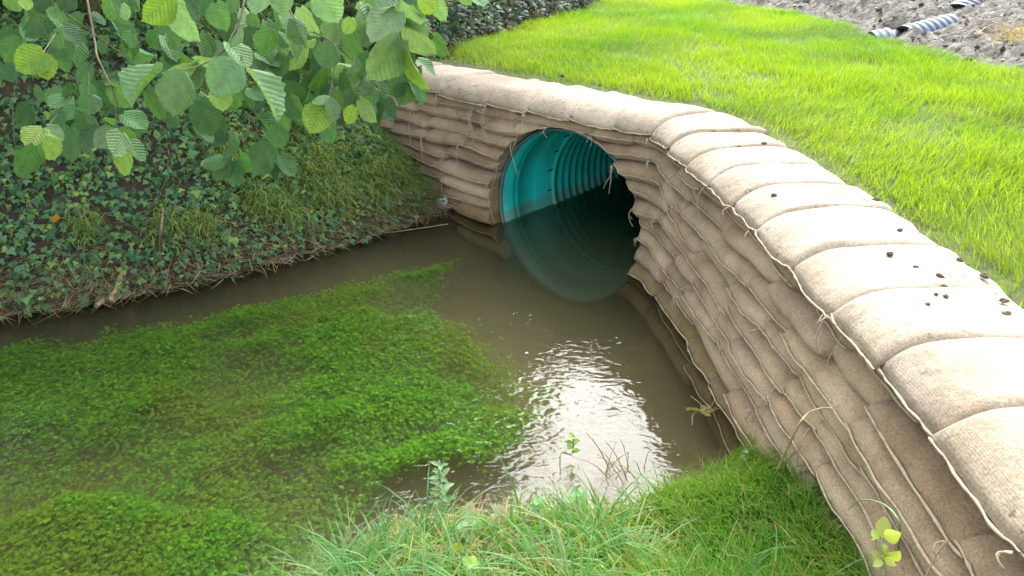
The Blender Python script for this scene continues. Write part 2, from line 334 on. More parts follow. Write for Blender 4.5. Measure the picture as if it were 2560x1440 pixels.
def grid(x0, x1, y0, y1, st, fn):
    xs = np.arange(x0, x1 + st / 2, st); ys = np.arange(y0, y1 + st / 2, st); X, Y = np.meshgrid(xs, ys); Z = fn(X, Y)
    V = np.stack([X, Y, Z], -1).reshape(-1, 3); nx, ny = len(xs), len(ys)
    i = (np.arange(ny - 1)[:, None] * nx + np.arange(nx - 1)[None]).ravel()
    return V, np.stack([i, i + 1, i + nx + 1, i + nx], -1)

# stream bed and both banks in one sheet
V, Q = grid(-9, 3.2, -2.6, 13, .06, ground); _, dn = h_near(V[:, 0], V[:, 1]); _, dl = h_left(V[:, 0], V[:, 1])
tint = np.stack([sstep(-.1, .02, dn), sstep(-.5, -.02, dl + .12 * (fbm(V[:, 0] * 4, V[:, 1] * 4, 3) - .5)), 0 * dn], -1)
cx = V[Q].mean(1); keep = ~((wall_off(cx[:, 0], cx[:, 1]) > .55) & (cx[:, 1] > 3.0) & (cx[:, 0] > -.4) & (cx[:, 2] > .0)) | (cx[:, 0] < -.55) | ((cx[:, 1] > 6.0) & (poly_dist(cx[:, 0], cx[:, 1], LEFT) > -.25))
bed = link('stream_bed', mesh('stream_bed', V, Q[keep], None, M['bed'], col=tint)); tag(bed, kind='structure')
# lawn ground behind the wall
def lawn_fn(X, Y):
    sp = spoil_d(X, Y); return lawn_z(X, Y) + .0 * sp
V, Q = grid(-1.2, 9, -2.6, 16, .08, lawn_fn); o_ = wall_off(V[:, 0], V[:, 1])
k = (o_[Q].min(1) > .22) & (V[Q].mean(1)[:, 0] > -.75); tag(link('lawn_ground', mesh('lawn_ground', V, Q[k], None, M['turf'])), kind='structure')
# earth packed behind the bags
S_ = np.linspace(0, SLEN, 260); zz = np.linspace(-.7, .93, 34); p_, b_ = W(S_)
V = np.concatenate([[(*(p_[i] + b_[i] * .24), z) for i in range(len(S_))] for z in zz]); n_ = len(S_)
Q = np.array([(r * n_ + i, r * n_ + i + 1, (r + 1) * n_ + i + 1, (r + 1) * n_ + i) for r in range(len(zz) - 1) for i in range(n_ - 1)])
c_ = V[Q].mean(1); tau = (c_[:, :2] - PC) @ PT
Q = Q[~((np.hypot(tau, c_[:, 2] - PZ) < .60) & (abs(c_[:, 1] - PC[1]) < 1.5))]
tag(link('earth_backfill', mesh('earth_backfill', V, Q, None, M['bank'])), kind='structure')
# bare spoil heap beyond the grass
def spoil_fn(X, Y):
    d = spoil_d(X, Y); n = fbm(X * 2.5, Y * 2.5, 41) - .5; n2 = fbm(X * 9, Y * 9, 45) - .5
    return lawn_z(X, Y) - .05 + np.where(d > -.3, .30 * np.clip(d + .1, 0, 2.2) + .16 * n + .20 * n2, -.3)
V, Q = grid(1.2, 12, 1, 19, .06, spoil_fn); d_ = spoil_d(V[:, 0], V[:, 1])
tag(link('spoil_ground', mesh('spoil_ground', V, Q[d_[Q].max(1) > -.15], None, M['spoil'])), kind='structure')
r1 = np.random.default_rng(77); ICO_V = np.array([(0, 0, 1), (.9, 0, .2), (.28, .85, .2), (-.72, .52, .2), (-.72, -.52, .2), (.28, -.85, .2), (0, 0, -.6)]); ICO_T = np.array([(0, 1, 2), (0, 2, 3), (0, 3, 4), (0, 4, 5), (0, 5, 1), (6, 2, 1), (6, 3, 2), (6, 4, 3), (6, 5, 4), (6, 1, 5)])
m = 9000; x = r1.uniform(2.2, 9, m); y = r1.uniform(4, 16, m); d_ = spoil_d(x, y); k = (d_ > -.12) & (d_ < 6); x, y = x[k], y[k]; m = len(x)
sz = (.010 + .032 * r1.random(m) ** 4)[:, None, None] * r1.uniform(.6, 1.3, (m, 1, 3)); V = ICO_V[None] * r1.uniform(.55, 1.3, (m, 7, 3)) * sz + np.stack([x, y, spoil_fn(x, y)], -1)[:, None]
c_ = np.array([(.07, .058, .045), (.20, .17, .14), (.36, .33, .28), (.52, .49, .44)])[r1.integers(0, 4, m)]
M['clods'] = tinted('clods', .95, 0, .1); o = link('rubble', mesh('rubble', V.reshape(-1, 3), None, (ICO_T[None] + (np.arange(m) * 7)[:, None, None]).reshape(-1, 3), M['clods'], col=np.repeat(c_, 7, 0), smooth=False)); tag(o, 'loose stones and clods strewn over the bare soil heap', kind='stuff')
# far ground, so the place does not end in mid-air
V, Q = grid(-120, 120, -120, 120, 8, lambda X, Y: -.9 + 0 * X)
tag(link('far_ground', mesh('far_ground', V, Q, None, M['soil'])), kind='structure')
# water: a closed body, so depth veils what lies in it
x0, x1, y0, y1, zb = -8.5, 3.1, -2.4, 10.5, -.75
V = [(x0, y0, zb), (x1, y0, zb), (x1, y1, zb), (x0, y1, zb), (x0, y0, 0), (x1, y0, 0), (x1, y1, 0), (x0, y1, 0)]
Q = [(0, 3, 2, 1), (4, 5, 6, 7), (0, 1, 5, 4), (1, 2, 6, 5), (2, 3, 7, 6), (3, 0, 4, 7)]
tag(link('water', mesh('water', V, Q, None, M['water'], smooth=False)), kind='structure')

# ------------------------------------------------------------------ culvert pipe
pipe = empty('culvert_pipe', (PC[0], PC[1], PZ - PR), 'large turquoise corrugated plastic culvert pipe opening through the sandbag wall', 'pipe')
def lathe(prof, n=72):
    prof = [(l + .09, r) for l, r in prof]
    th = np.linspace(0, 2 * np.pi, n, endpoint=False); rows = []
    for l, r in prof:
        rows.append(np.stack([PC[0] + PN[0] * l + PT[0] * r * np.cos(th), PC[1] + PN[1] * l + PT[1] * r * np.cos(th), PZ + r * np.sin(th)], -1))
    V = np.concatenate(rows); m = len(prof)
    return V, np.array([(i * n + k, i * n + (k + 1) % n, (i + 1) * n + (k + 1) % n, (i + 1) * n + k) for i in range(m - 1) for k in range(n)])
prof = [(-.045, .588), (.05, .586), (.062, .575), (.075, .586), (.10, .586), (.112, .575), (.125, .586), (.30, .583), (.305, .577)]
V, Q = lathe([(.52, .62), (.0, .618), (-.045, .604)] + prof); part('collar', V, pipe, M['teal'], Q)
V, Q = lathe([(.302, .5785), (.31, .574), (.49, .572), (.50, .568), (.503, .553), (.515, .552)]); part('collar_band', V, pipe, M['teal_lit'], Q)
pr = []
for k in range(74):
    for f, rr_ in ((0, 0), (.28, 0), (.42, 1), (.78, 1), (.92, 0)): pr.append((.515 + (k + f) * .085, .553 + .017 * rr_))
pr += [(pr[-1][0] + .02, .55), (pr[-1][0] + .02, .001)]
V, Q = lathe(pr, 64); part('corrugated_barrel', V, pipe, M['teal'], Q)
V, Q = lathe([(-.028, .600), (-.05, .606), (-.062, .604), (-.066, .596), (-.06, .589), (-.04, .5875)]); part('rim', V, pipe, M['rim'], Q)
clip_me = None
for k in range(22):
    a = R(-10 + k * 360 / 22); l0 = .568
    if clip_me is None:
        v = np.array([(x, y, z) for x in (-.012, .012) for y in (-.030, .030) for z in (-.004, .004)], float)
        clip_me = mesh('clip', v, [(0, 1, 3, 2), (4, 6, 7, 5), (0, 4, 5, 1), (2, 3, 7, 6), (0, 2, 6, 4), (1, 5, 7, 3)], None, M['dark_pipe'], smooth=False)
    c = link('clip', clip_me, pipe); rad = np.array([PT[0] * math.cos(a), PT[1] * math.cos(a), math.sin(a)]); ax = np.array([PN[0], PN[1], 0]); tg = np.cross(rad, ax)
    p = np.array([PC[0] + PN[0] * l0, PC[1] + PN[1] * l0, PZ]) + rad * .567
    c.matrix_local = Matrix.Translation(Vector(p) - pipe.location) @ Matrix(np.array([tg * .35, ax, rad]).T.tolist()).to_4x4()

# ------------------------------------------------------------------ sandbag headwall
wall = empty('sandbag_headwall', (.98, 3.25, 0), 'curved retaining wall of stacked hessian sandbags around the culvert mouth', 'sandbag wall')
NU, NV = 13, 15
ka = np.sin(np.linspace(-1, 1, NU) * np.pi / 2); kb = np.sin(np.linspace(-1, 1, NV) * np.pi / 2)
ka = .55 * ka + .45 * np.linspace(-1, 1, NU); kb = .75 * kb + .25 * np.linspace(-1, 1, NV)
A_, B_ = np.meshgrid(ka, kb, indexing='ij')
def pillow_faces(nu, nv):
    q = []; n = nu * nv
    for i in range(nu - 1):
        for j in range(nv - 1):
            a = i * nv + j; f = (a, a + nv, a + nv + 1, a + 1); q.append(f); q.append(tuple(n + x for x in f[::-1]))
    q = np.array(q); ids = np.arange(2 * n)                        # weld the two shells along the seam
    e = np.zeros((nu, nv), bool); e[0] = e[-1] = True; e[:, 0] = e[:, -1] = True; e = e.ravel()
    ids[n:][e] = np.arange(n)[e]; q = ids[q]; used = np.unique(q); re = np.full(2 * n, -1); re[used] = np.arange(len(used)); return re[q], used
PQ, PUSED = pillow_faces(NU, NV)
def push_pipe(P):                                                  # keep cloth outside the pipe
    d = P[..., :2] - PC; tau = d @ PT; al = d @ PN; dz = P[..., 2] - PZ; r = np.hypot(tau, dz)
    tgt = .622; m = (r < tgt) & (al > -.3) & (al < .8); f = np.where(m, tgt / np.maximum(r, .05), 1)
    P = P.copy(); nt_ = tau * f; P[..., 0] += (nt_ - tau) * PT[0]; P[..., 1] += (nt_ - tau) * PT[1]; P[..., 2] = PZ + dz * f
    return P
def bag(s0, s1, y0, y1, zmid, tt, tb, cap, seed, lean=0.0):
    """one filled sack between s0..s1 along the wall, y0..y1 back from its face; the seam is its rim"""
    a, b = A_, B_
    n, m = (14.0, 5.0) if cap else (7.0, 3.4)
    e = np.clip((1 - abs(a) ** n), 0, 1) ** .5 * np.clip((1 - abs(b) ** m), 0, 1) ** .5
    r1 = np.random.default_rng(seed)
    wob = fbm((a + 1) * 1.6 + seed * 3.1, (b + 1) * 1.2 + seed * 1.7, 3) - .5
    wob2 = fbm((a + 1) * 5 + seed * 2.3, (b + 1) * 4, 8) - .5
    sm = (s0 + s1) / 2; sh = (s1 - s0) / 2; ym = (y0 + y1) / 2; yh = (y1 - y0) / 2
    corner = 1 - (.02 if cap else .10) * abs(a) ** 4 * abs(b) ** 4                    # slightly drawn-in corners
    S = sm + a * sh * (1 - .05 * abs(b) ** 3 * (.15 if cap else .3) * r1.uniform(.2, 1)) + .008 * wob2
    Yv = ym + b * yh * corner + (.034 if not cap else .03) * wob * (1 - .4 * abs(a))
    sag = (fbm(S * 2.6 + 9, np.full_like(S, zmid * 6), 15) - .5) * (.060 if not cap else .014)
    base = zmid + sag + lean * a
    up = tt * e * (1 + .30 * wob + .12 * wob2); dn_ = -tb * e * (1 + .3 * wob)
    if cap:
        base = base + .074 * (1 - np.clip(1 - (b + 1) / .75, 0, 1) ** 2.6) - .012 + .010 * abs(a) ** 3 * sstep(-.7, -1, b) + .004 * np.sin(a * 3 + seed)
        up = .036 * e * (1 + .5 * wob) + .007 * wob2 * e + .012 * wob
    P2, Bk = W(S)
    def pos(z): return np.concatenate([P2 + Bk * Yv[..., None], z[..., None]], -1)
    T = push_pipe(pos(base + up)); D = push_pipe(pos(base + dn_))
    V = np.concatenate([T.reshape(-1, 3), D.reshape(-1, 3)])[PUSED]
    uvs = np.stack([S.ravel(), Yv.ravel()], -1) ; uv = np.concatenate([uvs, uvs + .37])[PUSED]
    rim = push_pipe(pos(base))[:, 0, :]; bk = Bk[:, 0, :]
    return V, uv, rim, bk
def rope(rim, bk, out, r, seed, sagz=0.0):
    r1 = np.random.default_rng(seed); t = np.linspace(0, 1, 22); P = np.stack([np.interp(t, np.linspace(0, 1, len(rim)), rim[:, i]) for i in range(3)], -1)
    B = np.stack([np.interp(t, np.linspace(0, 1, len(bk)), bk[:, i]) for i in range(2)], -1)
    P[:, :2] -= B * out; P[:, 2] += .006 * (vn(t * 9 + seed, t * 0, 3) - .5) - sagz * np.sin(np.pi * t)
    P[:, :2] -= B * (.008 * (vn(t * 7 + seed, t * 0 + 4, 5) - .5))[:, None]
    rad = r * (.45 + .9 * vn(t * 17 + seed, t * 0, 9)); P[:, 2] += .005 * (vn(t * 16 + seed, t * 0 + 2, 11) - .5); rad[0] = rad[-1] = r * .5
    return P, tube(P, rad, 5)
def strand(p, bk, ln, seed):
    r1 = np.random.default_rng(seed); n = 7; t = np.linspace(0, 1, n); q = np.zeros((n, 3)); q[:] = p
    tx = np.array([bk[1], -bk[0]]); k = r1.uniform(-.3, .3)
    q[:, :2] += tx * (k * ln * t ** 2 + .01 * np.sin(t * 5 + seed))[:, None] - bk * (.02 + .022 * np.sin(t * 2.6))[:, None]
    q[:, 2] -= ln * t * (.75 + .25 * t)
    return tube(q, .0026 * (1 - .3 * t), 4)
CH = .098; Z0 = -.214; NC = 11
seed = 0; bags = []
for c in range(NC):
    z0 = Z0 + c * CH; zm = z0 + CH / 2
    if c == NC - 1 : z0 += 0
    zn = zm
    hw = math.sqrt(max(0, .60 ** 2 - (zn - PZ) ** 2)) - .05 if abs(zn - PZ) < .59 else 0
    if zm > .68: hw = 0
    segs = [(0.0, SP - hw), (SP + hw, SLEN)] if hw > 0 else [(0.0, SLEN)]
    for (sa, sb) in segs:
        n = max(1, round((sb - sa) / .47)); cuts = np.linspace(sa, sb, n + 1)
        jit = np.random.default_rng(100 + c).uniform(-.13, .13, n + 1); jit[0] = jit[-1] = 0
        off = .2 if c % 2 else 0
        cuts = cuts + jit
        if hw == 0: cuts[1:-1] += (off - .1)
        elif sa == 0: cuts[1:-1] -= off * np.linspace(.2, 1, n + 1)[1:-1] * .6
        else: cuts[1:-1] += off * np.linspace(1, .2, n + 1)[1:-1] * .6
        for a, b in zip(cuts[:-1], cuts[1:]):
            if b - a < .12: continue
            seed += 1; r1 = np.random.default_rng(seed * 13)
            bat = (.9 - zm) * .055                                     # the face leans back a little towards the top
            yo = -bat - .012 + r1.uniform(-.026, .026)
            yo += .05 if zm < 0.66 and False else 0
            split = r1.uniform(.3, .6)
            V, uv, rim, bk = bag(a - .022, b + .022, yo - .035, yo + .25, zm + r1.uniform(-.008, .008) - CH * (.16 - .4 * (split - .42)), CH * .66, CH * .50, False, seed, r1.uniform(-.018, .018))
            bags.append(('w', V, uv, rim, bk, seed, zm))
# header bags of the cap
cuts = [0.0]; rr = np.random.default_rng(5)
while cuts[-1] < SLEN - .2: cuts.append(cuts[-1] + (.50 if cuts[-1] < 1.3 else rr.uniform(.29, .35)))
ZC = Z0 + NC * CH
for i, (a, b) in enumerate(zip(cuts[:-1], cuts[1:])):
    seed += 1
    V, uv, rim, bk = bag(a - .008, b + .008, -.085 + rr.uniform(-.012, .012), .44 + rr.uniform(-.03, .03), ZC + .006 + rr.uniform(-.006, .006), .112 + rr.uniform(-.01, .008), .028, True, seed, rr.uniform(-.008, .008))
    bags.append(('c', V, uv, rim, bk, seed, ZC))
for kind, V, uv, rim, bk, sd_, zm in bags:
    r1 = np.random.default_rng(sd_ * 7 + 1)
    o = part('sandbag', V, wall, M['cap' if kind == 'c' else 'sack'], PQ, uv=uv)
    if zm < -.12: continue
    if kind == 'c' or r1.random() < .85:
        P, (rv, rq) = rope(rim, bk, .006 if kind == 'w' else .004, .0046 if kind == 'w' else .0042, sd_, .0)
        part('hem', rv, o, M['twine'], rq)
        tufts = []
        for e_ in ((0, -1) if np.mean(rim[:, 0]) < .6 else (0,)):
            if r1.random() < (.55 if kind == 'w' else .35):
                for q_ in range(r1.integers(1, 4)):
                    ln = r1.uniform(.03, .07) if r1.random() < (.6 if np.mean(rim[:, 0]) > .1 else .3) else r1.uniform(.09, .2) * (1.5 if np.mean(rim[:, 0]) < .1 else 1)
                    i_ = 1 if e_ == 0 else -2
                    tufts.append(strand(P[i_] + r1.uniform(-.006, .006, 3), np.asarray(bk[e_]), ln, sd_ + q_ * 31 + (5 if e_ else 0)))
        for tv, tq in tufts:
            if zm > .15 or kind == 'c': part('twine', tv, o, M['twine'], tq)
print('bags', len(bags))

# ------------------------------------------------------------------ blades and leaves
def blades(P, h, wd, lean, col, phi=None, droop=.25, seg=3):
    """n grass blades: roots P, heights, widths, sideways reach; one colour each"""
    n = len(P); phi = rng.uniform(0, 2 * np.pi, n) if phi is None else phi
    D = np.stack([np.cos(phi), np.sin(phi), 0 * phi], -1); psi = phi + np.pi / 2 + rng.uniform(-.9, .9, n); Wd = np.stack([np.cos(psi), np.sin(psi), 0 * psi], -1)
    ts = np.linspace(0, 1, seg + 1); V = np.empty((n, 2 * seg + 1, 3))
    for k, t in enumerate(ts):
        c = P + D * (lean * (.25 * t + .75 * t * t))[:, None]; c[:, 2] += h * (t - droop * t * t * t)
        wt = wd * (1 - t ** 1.6) * (.75 + .5 * min(1, t * 3)) * .5
        if k < seg: V[:, 2 * k] = c - Wd * wt[:, None]; V[:, 2 * k + 1] = c + Wd * wt[:, None]
        else: V[:, 2 * k] = c
    b = np.arange(n) * (2 * seg + 1)
    Q = np.concatenate([np.stack([b + 2 * k, b + 2 * k + 1, b + 2 * k + 3, b + 2 * k + 2], -1) for k in range(seg - 1)])
    T = np.stack([b + 2 * seg - 2, b + 2 * seg - 1, b + 2 * seg], -1)
    return V.reshape(-1, 3), Q, T, np.repeat(col, 2 * seg + 1, axis=0)
def scatter(tv, tt, P, N, D, size, col):
    """copies of a small leaf outline: roots P, face normals N, pointing along D"""
    tv = np.asarray(tv, float); tt = np.asarray(tt); n = len(P)
    N = N / np.linalg.norm(N, axis=1)[:, None]; D = D - (D * N).sum(1)[:, None] * N; D /= np.linalg.norm(D, axis=1)[:, None] + 1e-9; X = np.cross(D, N)
    V = P[:, None] + size[:, None, None] * (tv[None, :, 0:1] * X[:, None] + tv[None, :, 1:2] * D[:, None] + tv[None, :, 2:3] * N[:, None])
    T = (tt[None] + (np.arange(n) * len(tv))[:, None, None]).reshape(-1, 3)
    return V.reshape(-1, 3), T, np.repeat(col, len(tv), axis=0)
def pick(pal, n, jit=.15):
    pal = np.asarray(pal, float); c = pal[rng.integers(0, len(pal), n)]; return c * (1 + rng.uniform(-jit, jit, (n, 1))) * (1 + rng.uniform(-.06, .06, (n, 3)))
def stuff(name, label, V, mat, quads=None, tris=None, col=None, cat=None):
    o = link(name, mesh(name, V, quads, tris, mat, col=col, smooth=False)); tag(o, label, cat, kind='stuff'); return o
IVY_V = [(0, .28, .06), (0, 0, 0), (-.34, -.12, -.03), (-.58, .22, -.06), (-.28, .42, 0), (0, 1, -.08), (.28, .42, 0), (.58, .22, -.06), (.34, -.12, -.03)]
IVY_T = [(0, i, i + 1) for i in range(1, 8)] + [(0, 8, 1)]
OVAL_V = [(0, 0, 0), (-.3, .3, .04), (.3, .3, .04), (-.33, .6, .03), (.33, .6, .03), (0, 1, -.08), (0, .45, -.02)]
OVAL_T = [(0, 6, 1), (0, 2, 6), (1, 6, 3), (2, 4, 6), (3, 6, 5), (4, 5, 6)]
FERN_V = [(0, 0, 0), (-.28, .35, .03), (-.5, .75, 0), (-.12, .62, .04), (0, 1, -.03), (.12, .62, .04), (.5, .75, 0), (.28, .35, .03)]
FERN_T = [(0, 3, 1), (1, 3, 2), (0, 5, 3), (3, 5, 4), (0, 7, 5), (7, 6, 5)]

# the sown lawn above the wall
n = 620000; x = rng.uniform(-.9, 5.4, n); y = rng.uniform(-.6, 12.3, n)
dens = np.clip(1.25 - y / 14, .3, 1)
k = rng.random(n) < dens; x, y = x[k], y[k]
k = (np.abs(x) < .72 * (y + 1.4) + .4); x, y = x[k], y[k]
wo = wall_off(x, y); sp = spoil_d(x, y); lf = poly_dist(x, y, LEFT); pt = fbm(x * 1.7, y * 1.7, 61)
k = (wo > .45 + .05 * vn(x * 9, y * 9, 3)) & (sp < .05 - .25 * vn(x * 4, y * 4, 8)) & (lf < -.12 * vn(x * 5, y * 5, 2)) & ((wo > .60) | (rng.random(len(x)) < .45))
bare = sstep(7.0, 6.2, y) * sstep(.6, -.3, x)
k &= rng.random(len(x)) > .35 * bare + .6 * sstep(.60, .72, fbm(x * 2.2, y * 2.2, 64)); k &= rng.random(len(x)) < .45 + .9 * fbm(x * 7, y * 7, 66)
x, y, wo, pt = x[k], y[k], wo[k], pt[k]; n = len(x); print('lawn blades', n)
h = (.05 + .085 * pt) * rng.uniform(.6, 1.35, n); h *= sstep(.40, .75, wo) * .5 + .5
g0 = np.array([.23, .34, .014]); g1 = np.array([.31, .39, .03]); g2 = np.array([.12, .26, .014])
f = np.clip(fbm(x * 1.1, y * 1.1, 71) * 2.0 - .45 + rng.normal(0, .14, n), 0, 1)[:, None]; colr = g2 * (1 - f) + (g0 * .6 + g1 * .4) * f
colr *= rng.uniform(.8, 1.2, (n, 1)); s_ = rng.random(n) < .05; colr[s_] = np.array([.30, .30, .14])
phi = fbm(x * .8, y * .8, 75) * 9 + rng.normal(0, .9, n)
V, Q, T, C_ = blades(np.stack([x, y, lawn_z(x, y) - .01], -1), h, rng.uniform(.002, .0038, n), h * rng.uniform(.2, .9, n), colr, phi)
stuff('lawn_grass', 'bright lime green young grass growing above the sandbag wall', V, M['grass'], Q, T, C_)

# turf on the near bank
n = 70000; x = rng.uniform(-.7, 1.5, n); y = rng.uniform(.6, 2.6, n); zg, dn = h_near(x, y); wo = wall_off(x, y)
k = (dn > -.01) & (wo < .02) & (rng.random(n) < .25 + .75 * sstep(.05, .45, x + .1 * (vn(x * 6, y * 6, 2) - .5))); x, y, zg = x[k], y[k], zg[k]; n = len(x); print('bank blades', n)
f = np.clip(fbm(x * 3, y * 3, 81) * 1.7 - .35 + rng.normal(0, .2, n), 0, 1)[:, None]
colr = np.array([.11, .30, .03]) * (1 - f) + np.array([.25, .40, .05]) * f; colr *= rng.uniform(.75, 1.2, (n, 1)); s_ = rng.random(n) < .07; colr[s_] = np.array([.46, .38, .16])
h = (.055 + .11 * fbm(x * 4, y * 4, 83)) * rng.uniform(.5, 1.5, n)
V, Q, T, C_ = blades(np.stack([x, y, zg - .01], -1), h, rng.uniform(.0028, .0052, n), h * rng.uniform(.2, 1.0, n), colr, fbm(x * 2, y * 2, 85) * 8 + rng.normal(0, .9, n))
stuff('bank_grass', 'short green grass on the near bank at the foot of the wall', V, M['grass'], Q, T, C_)
# long blue-green grass at the water's edge
cl = [(-.58, 1.7, 90), (-.48, 1.62, 120), (-.62, 1.62, 70), (-.5, 1.75, 110), (-.38, 1.7, 130), (-.28, 1.82, 100), (-.15, 1.6, 120), (.0, 1.85, 60), (.12, 1.6, 130), (.25, 1.78, 150), (.34, 1.62, 130), (-.45, 1.5, 140), (-.05, 1.45, 120), (-.66, 1.45, 80), (.2, 1.45, 110), (.02, 1.95, 22), (.33, 1.9, 40), (.62, 1.6, 22), (.95, 1.75, 45), (1.02, 1.95, 25), (.8, 1.5, 25), (-.25, 1.4, 110), (.45, 1.42, 40)]
P, Hh, Ph = [], [], []
for cx_, cy_, m in cl:
    m = int(m * .72)
    a = rng.uniform(0, 2 * np.pi, m); r = rng.random(m) ** .6 * .07; P.append(np.stack([cx_ + r * np.cos(a), cy_ + r * np.sin(a)], -1)); Ph.append(a + rng.normal(0, .5, m)); Hh.append(rng.uniform(.10, .29, m))
P = np.concatenate(P); Ph = np.concatenate(Ph); Hh = np.concatenate(Hh); zg, _ = h_near(P[:, 0], P[:, 1]); n = len(P)
V, Q, T, C_ = blades(np.column_stack([P, zg - .02]), Hh, rng.uniform(.005, .0095, n), Hh * rng.uniform(.3, 1.15, n), pick([(.13, .32, .11), (.10, .27, .08), (.19, .38, .12), (.25, .40, .17), (.36, .36, .15), (.16, .35, .07)], n), Ph, .45, 5)
stuff('long_grass', 'long blue-green grass blades leaning over the water on the near bank', V, M['grass'], Q, T, C_)
n = 5200; x = rng.uniform(-.75, .95, n); y = rng.uniform(1.0, 2.15, n); zg, dn = h_near(x, y); k = (dn > .02) & (rng.random(n) < .35 + .65 * (fbm(x * 4, y * 4, 90) > .5)); x, y, zg = x[k], y[k], zg[k]; n = len(x)
V, Q, T, C_ = blades(np.stack([x, y, zg + rng.uniform(.0, .04, n)], -1), rng.uniform(.0, .06, n), rng.uniform(.002, .005, n), rng.uniform(.05, .18, n), pick([(.50, .38, .20), (.40, .28, .13), (.55, .42, .16), (.34, .36, .12)], n), None, .3, 3)
stuff('dead_grass', 'dry straw-coloured grass lying among the green on the near bank', V, M['drygrass'], Q, T, C_)

# ivy over the left bank
n = 78000; x = rng.uniform(-5.2, -.1, n); y = rng.uniform(2.6, 10, n); z, d = h_left(x, y)
k = (d > -.05) & (d < 3.4) & (rng.random(n) < np.where(d < 1.5, .95, .45)) & ((wall_off(x, y) < -.02) | (y > 6.1)) & (np.abs(x) < .78 * y + .6)
pn = fbm(x * 2.1, y * 2.1, 101); k &= (pn > .36) | (rng.random(n) < .45); k &= rng.random(n) < sstep(-.1, .2, d + .12 * pn) + .25
x, y, z, d = x[k], y[k], z[k], d[k]; n = len(x); print('ivy', n)
e = .03; gx = (h_left(x + e, y)[0] - h_left(x - e, y)[0]) / (2 * e); gy = (h_left(x, y + e)[0] - h_left(x, y - e)[0]) / (2 * e)
Nn = np.stack([-gx * .8, -gy * .8 - .25, np.ones(n)], -1) + rng.normal(0, .45, (n, 3)); Dn = np.stack([gx * -1, gy * -1, -np.ones(n) * .6], -1) + rng.normal(0, .7, (n, 3))
Pn = np.stack([x, y, z + rng.uniform(.0, .12, n) + .02 * (d < .1)], -1)
V, T, C_ = scatter(IVY_V, IVY_T, Pn, Nn, Dn, rng.uniform(.020, .044, n) * np.where(rng.random(n) < .12, 1.5, 1), pick([(.06, .14, .055), (.095, .20, .07), (.045, .11, .055), (.11, .23, .08), (.10, .20, .11), (.13, .27, .09), (.06, .15, .08), (.20, .30, .07)], n))
stuff('ivy', 'dark green ivy covering the left bank', V, M['ivy'], None, T, C_)
# grass hanging among the ivy
P, Hh, Ph = [], [], []; tuft = [(-1.0, 5.15, .5), (-.95, 5.0, .3), (-1.3, 5.0, .35), (-1.35, 4.85, .2), (-1.62, 4.55, .18), (-1.8, 4.7, .5), (-2.1, 4.2, .12), (-2.5, 4.05, .15), (-3.1, 3.95, .3), (-3.3, 4.1, .6), (-1.15, 4.95, .1), (-.85, 5.3, .2), (-.8, 5.25, .1), (-2.6, 4.6, .7), (-1.5, 5.2, .7), (-.95, 5.5, .6), (-2.0, 5.0, .7), (-1.9, 4.25, .1), (-1.45, 4.6, .1), (-1.2, 4.85, .05)]
for tx, ty, _ in tuft:
    m = 170; a = rng.uniform(0, 2 * np.pi, m); r = rng.random(m) * .10; P.append(np.stack([tx + r * np.cos(a), ty + r * np.sin(a)], -1)); Ph.append(np.full(m, -1.0) + rng.normal(0, .9, m)); Hh.append(rng.uniform(.08, .24, m))
m = 3600; t_ = rng.random(m); P.append(np.stack([-1.75 + 1.2 * t_ + rng.normal(0, .25, m), 4.35 + .95 * t_ + np.abs(rng.normal(0, .35, m))], -1)); Ph.append(rng.uniform(-2.4, .4, m)); Hh.append(rng.uniform(.05, .2, m))
m = 2600; P.append(np.stack([rng.uniform(-3.8, -.6, m), rng.uniform(3.5, 6.4, m)], -1)); Ph.append(rng.uniform(-2.6, .6, m)); Hh.append(rng.uniform(.05, .2, m))
m = 2600; P.append(np.stack([rng.uniform(-4.2, -1.2, m), rng.uniform(5.3, 8.4, m)], -1)); Ph.append(rng.uniform(-2.6, .6, m)); Hh.append(rng.uniform(.2, .5, m))
P = np.concatenate(P); Ph = np.concatenate(Ph); Hh = np.concatenate(Hh); zg, d = h_left(P[:, 0], P[:, 1]); k = (d > .02) & ((wall_off(P[:, 0], P[:, 1]) < -.01) | (P[:, 1] > 6.2)); P, Ph, Hh, zg = P[k], Ph[k], Hh[k], zg[k]; n = len(P)
V, Q, T, C_ = blades(np.column_stack([P, zg + .02]), Hh, rng.uniform(.004, .009, n), Hh * rng.uniform(.4, 1.3, n), pick([(.17, .30, .07), (.27, .39, .09), (.12, .24, .05), (.42, .38, .16), (.34, .44, .12)], n), Ph, .8, 4)
stuff('bank_tufts', 'tufts of arching grass growing through the ivy on the left bank', V, M['grass'], Q, T, C_)
# dry straw along the left waterline
m = 6500; t = rng.random(m); li = spline(LEFT[1:8], 200); ii = (t * 199).astype(int); P = li[ii] + rng.normal(0, .05, (m, 2)) + np.array([-.5, .8]) * np.abs(rng.normal(0, .12, m))[:, None]
k = (fbm(P[:, 0] * 2.5, P[:, 1] * 2.5, 111) > .47) | (rng.random(m) < .2); P = P[k]; m = len(P); zg, d = h_left(P[:, 0], P[:, 1]); zg = np.maximum(zg, .005)
V, Q, T, C_ = blades(np.column_stack([P, zg + rng.uniform(.0, .05, m)]), rng.uniform(-.02, .05, m), rng.uniform(.003, .006, m), rng.uniform(.06, .22, m), pick([(.40, .30, .17), (.28, .20, .11), (.50, .40, .24), (.20, .15, .07)], m), rng.uniform(-2.9, .6, m), .2, 4)
stuff('straw_litter', 'dead brown grass and straw matted along the left waterline', V, M['drygrass'], Q, T, C_)
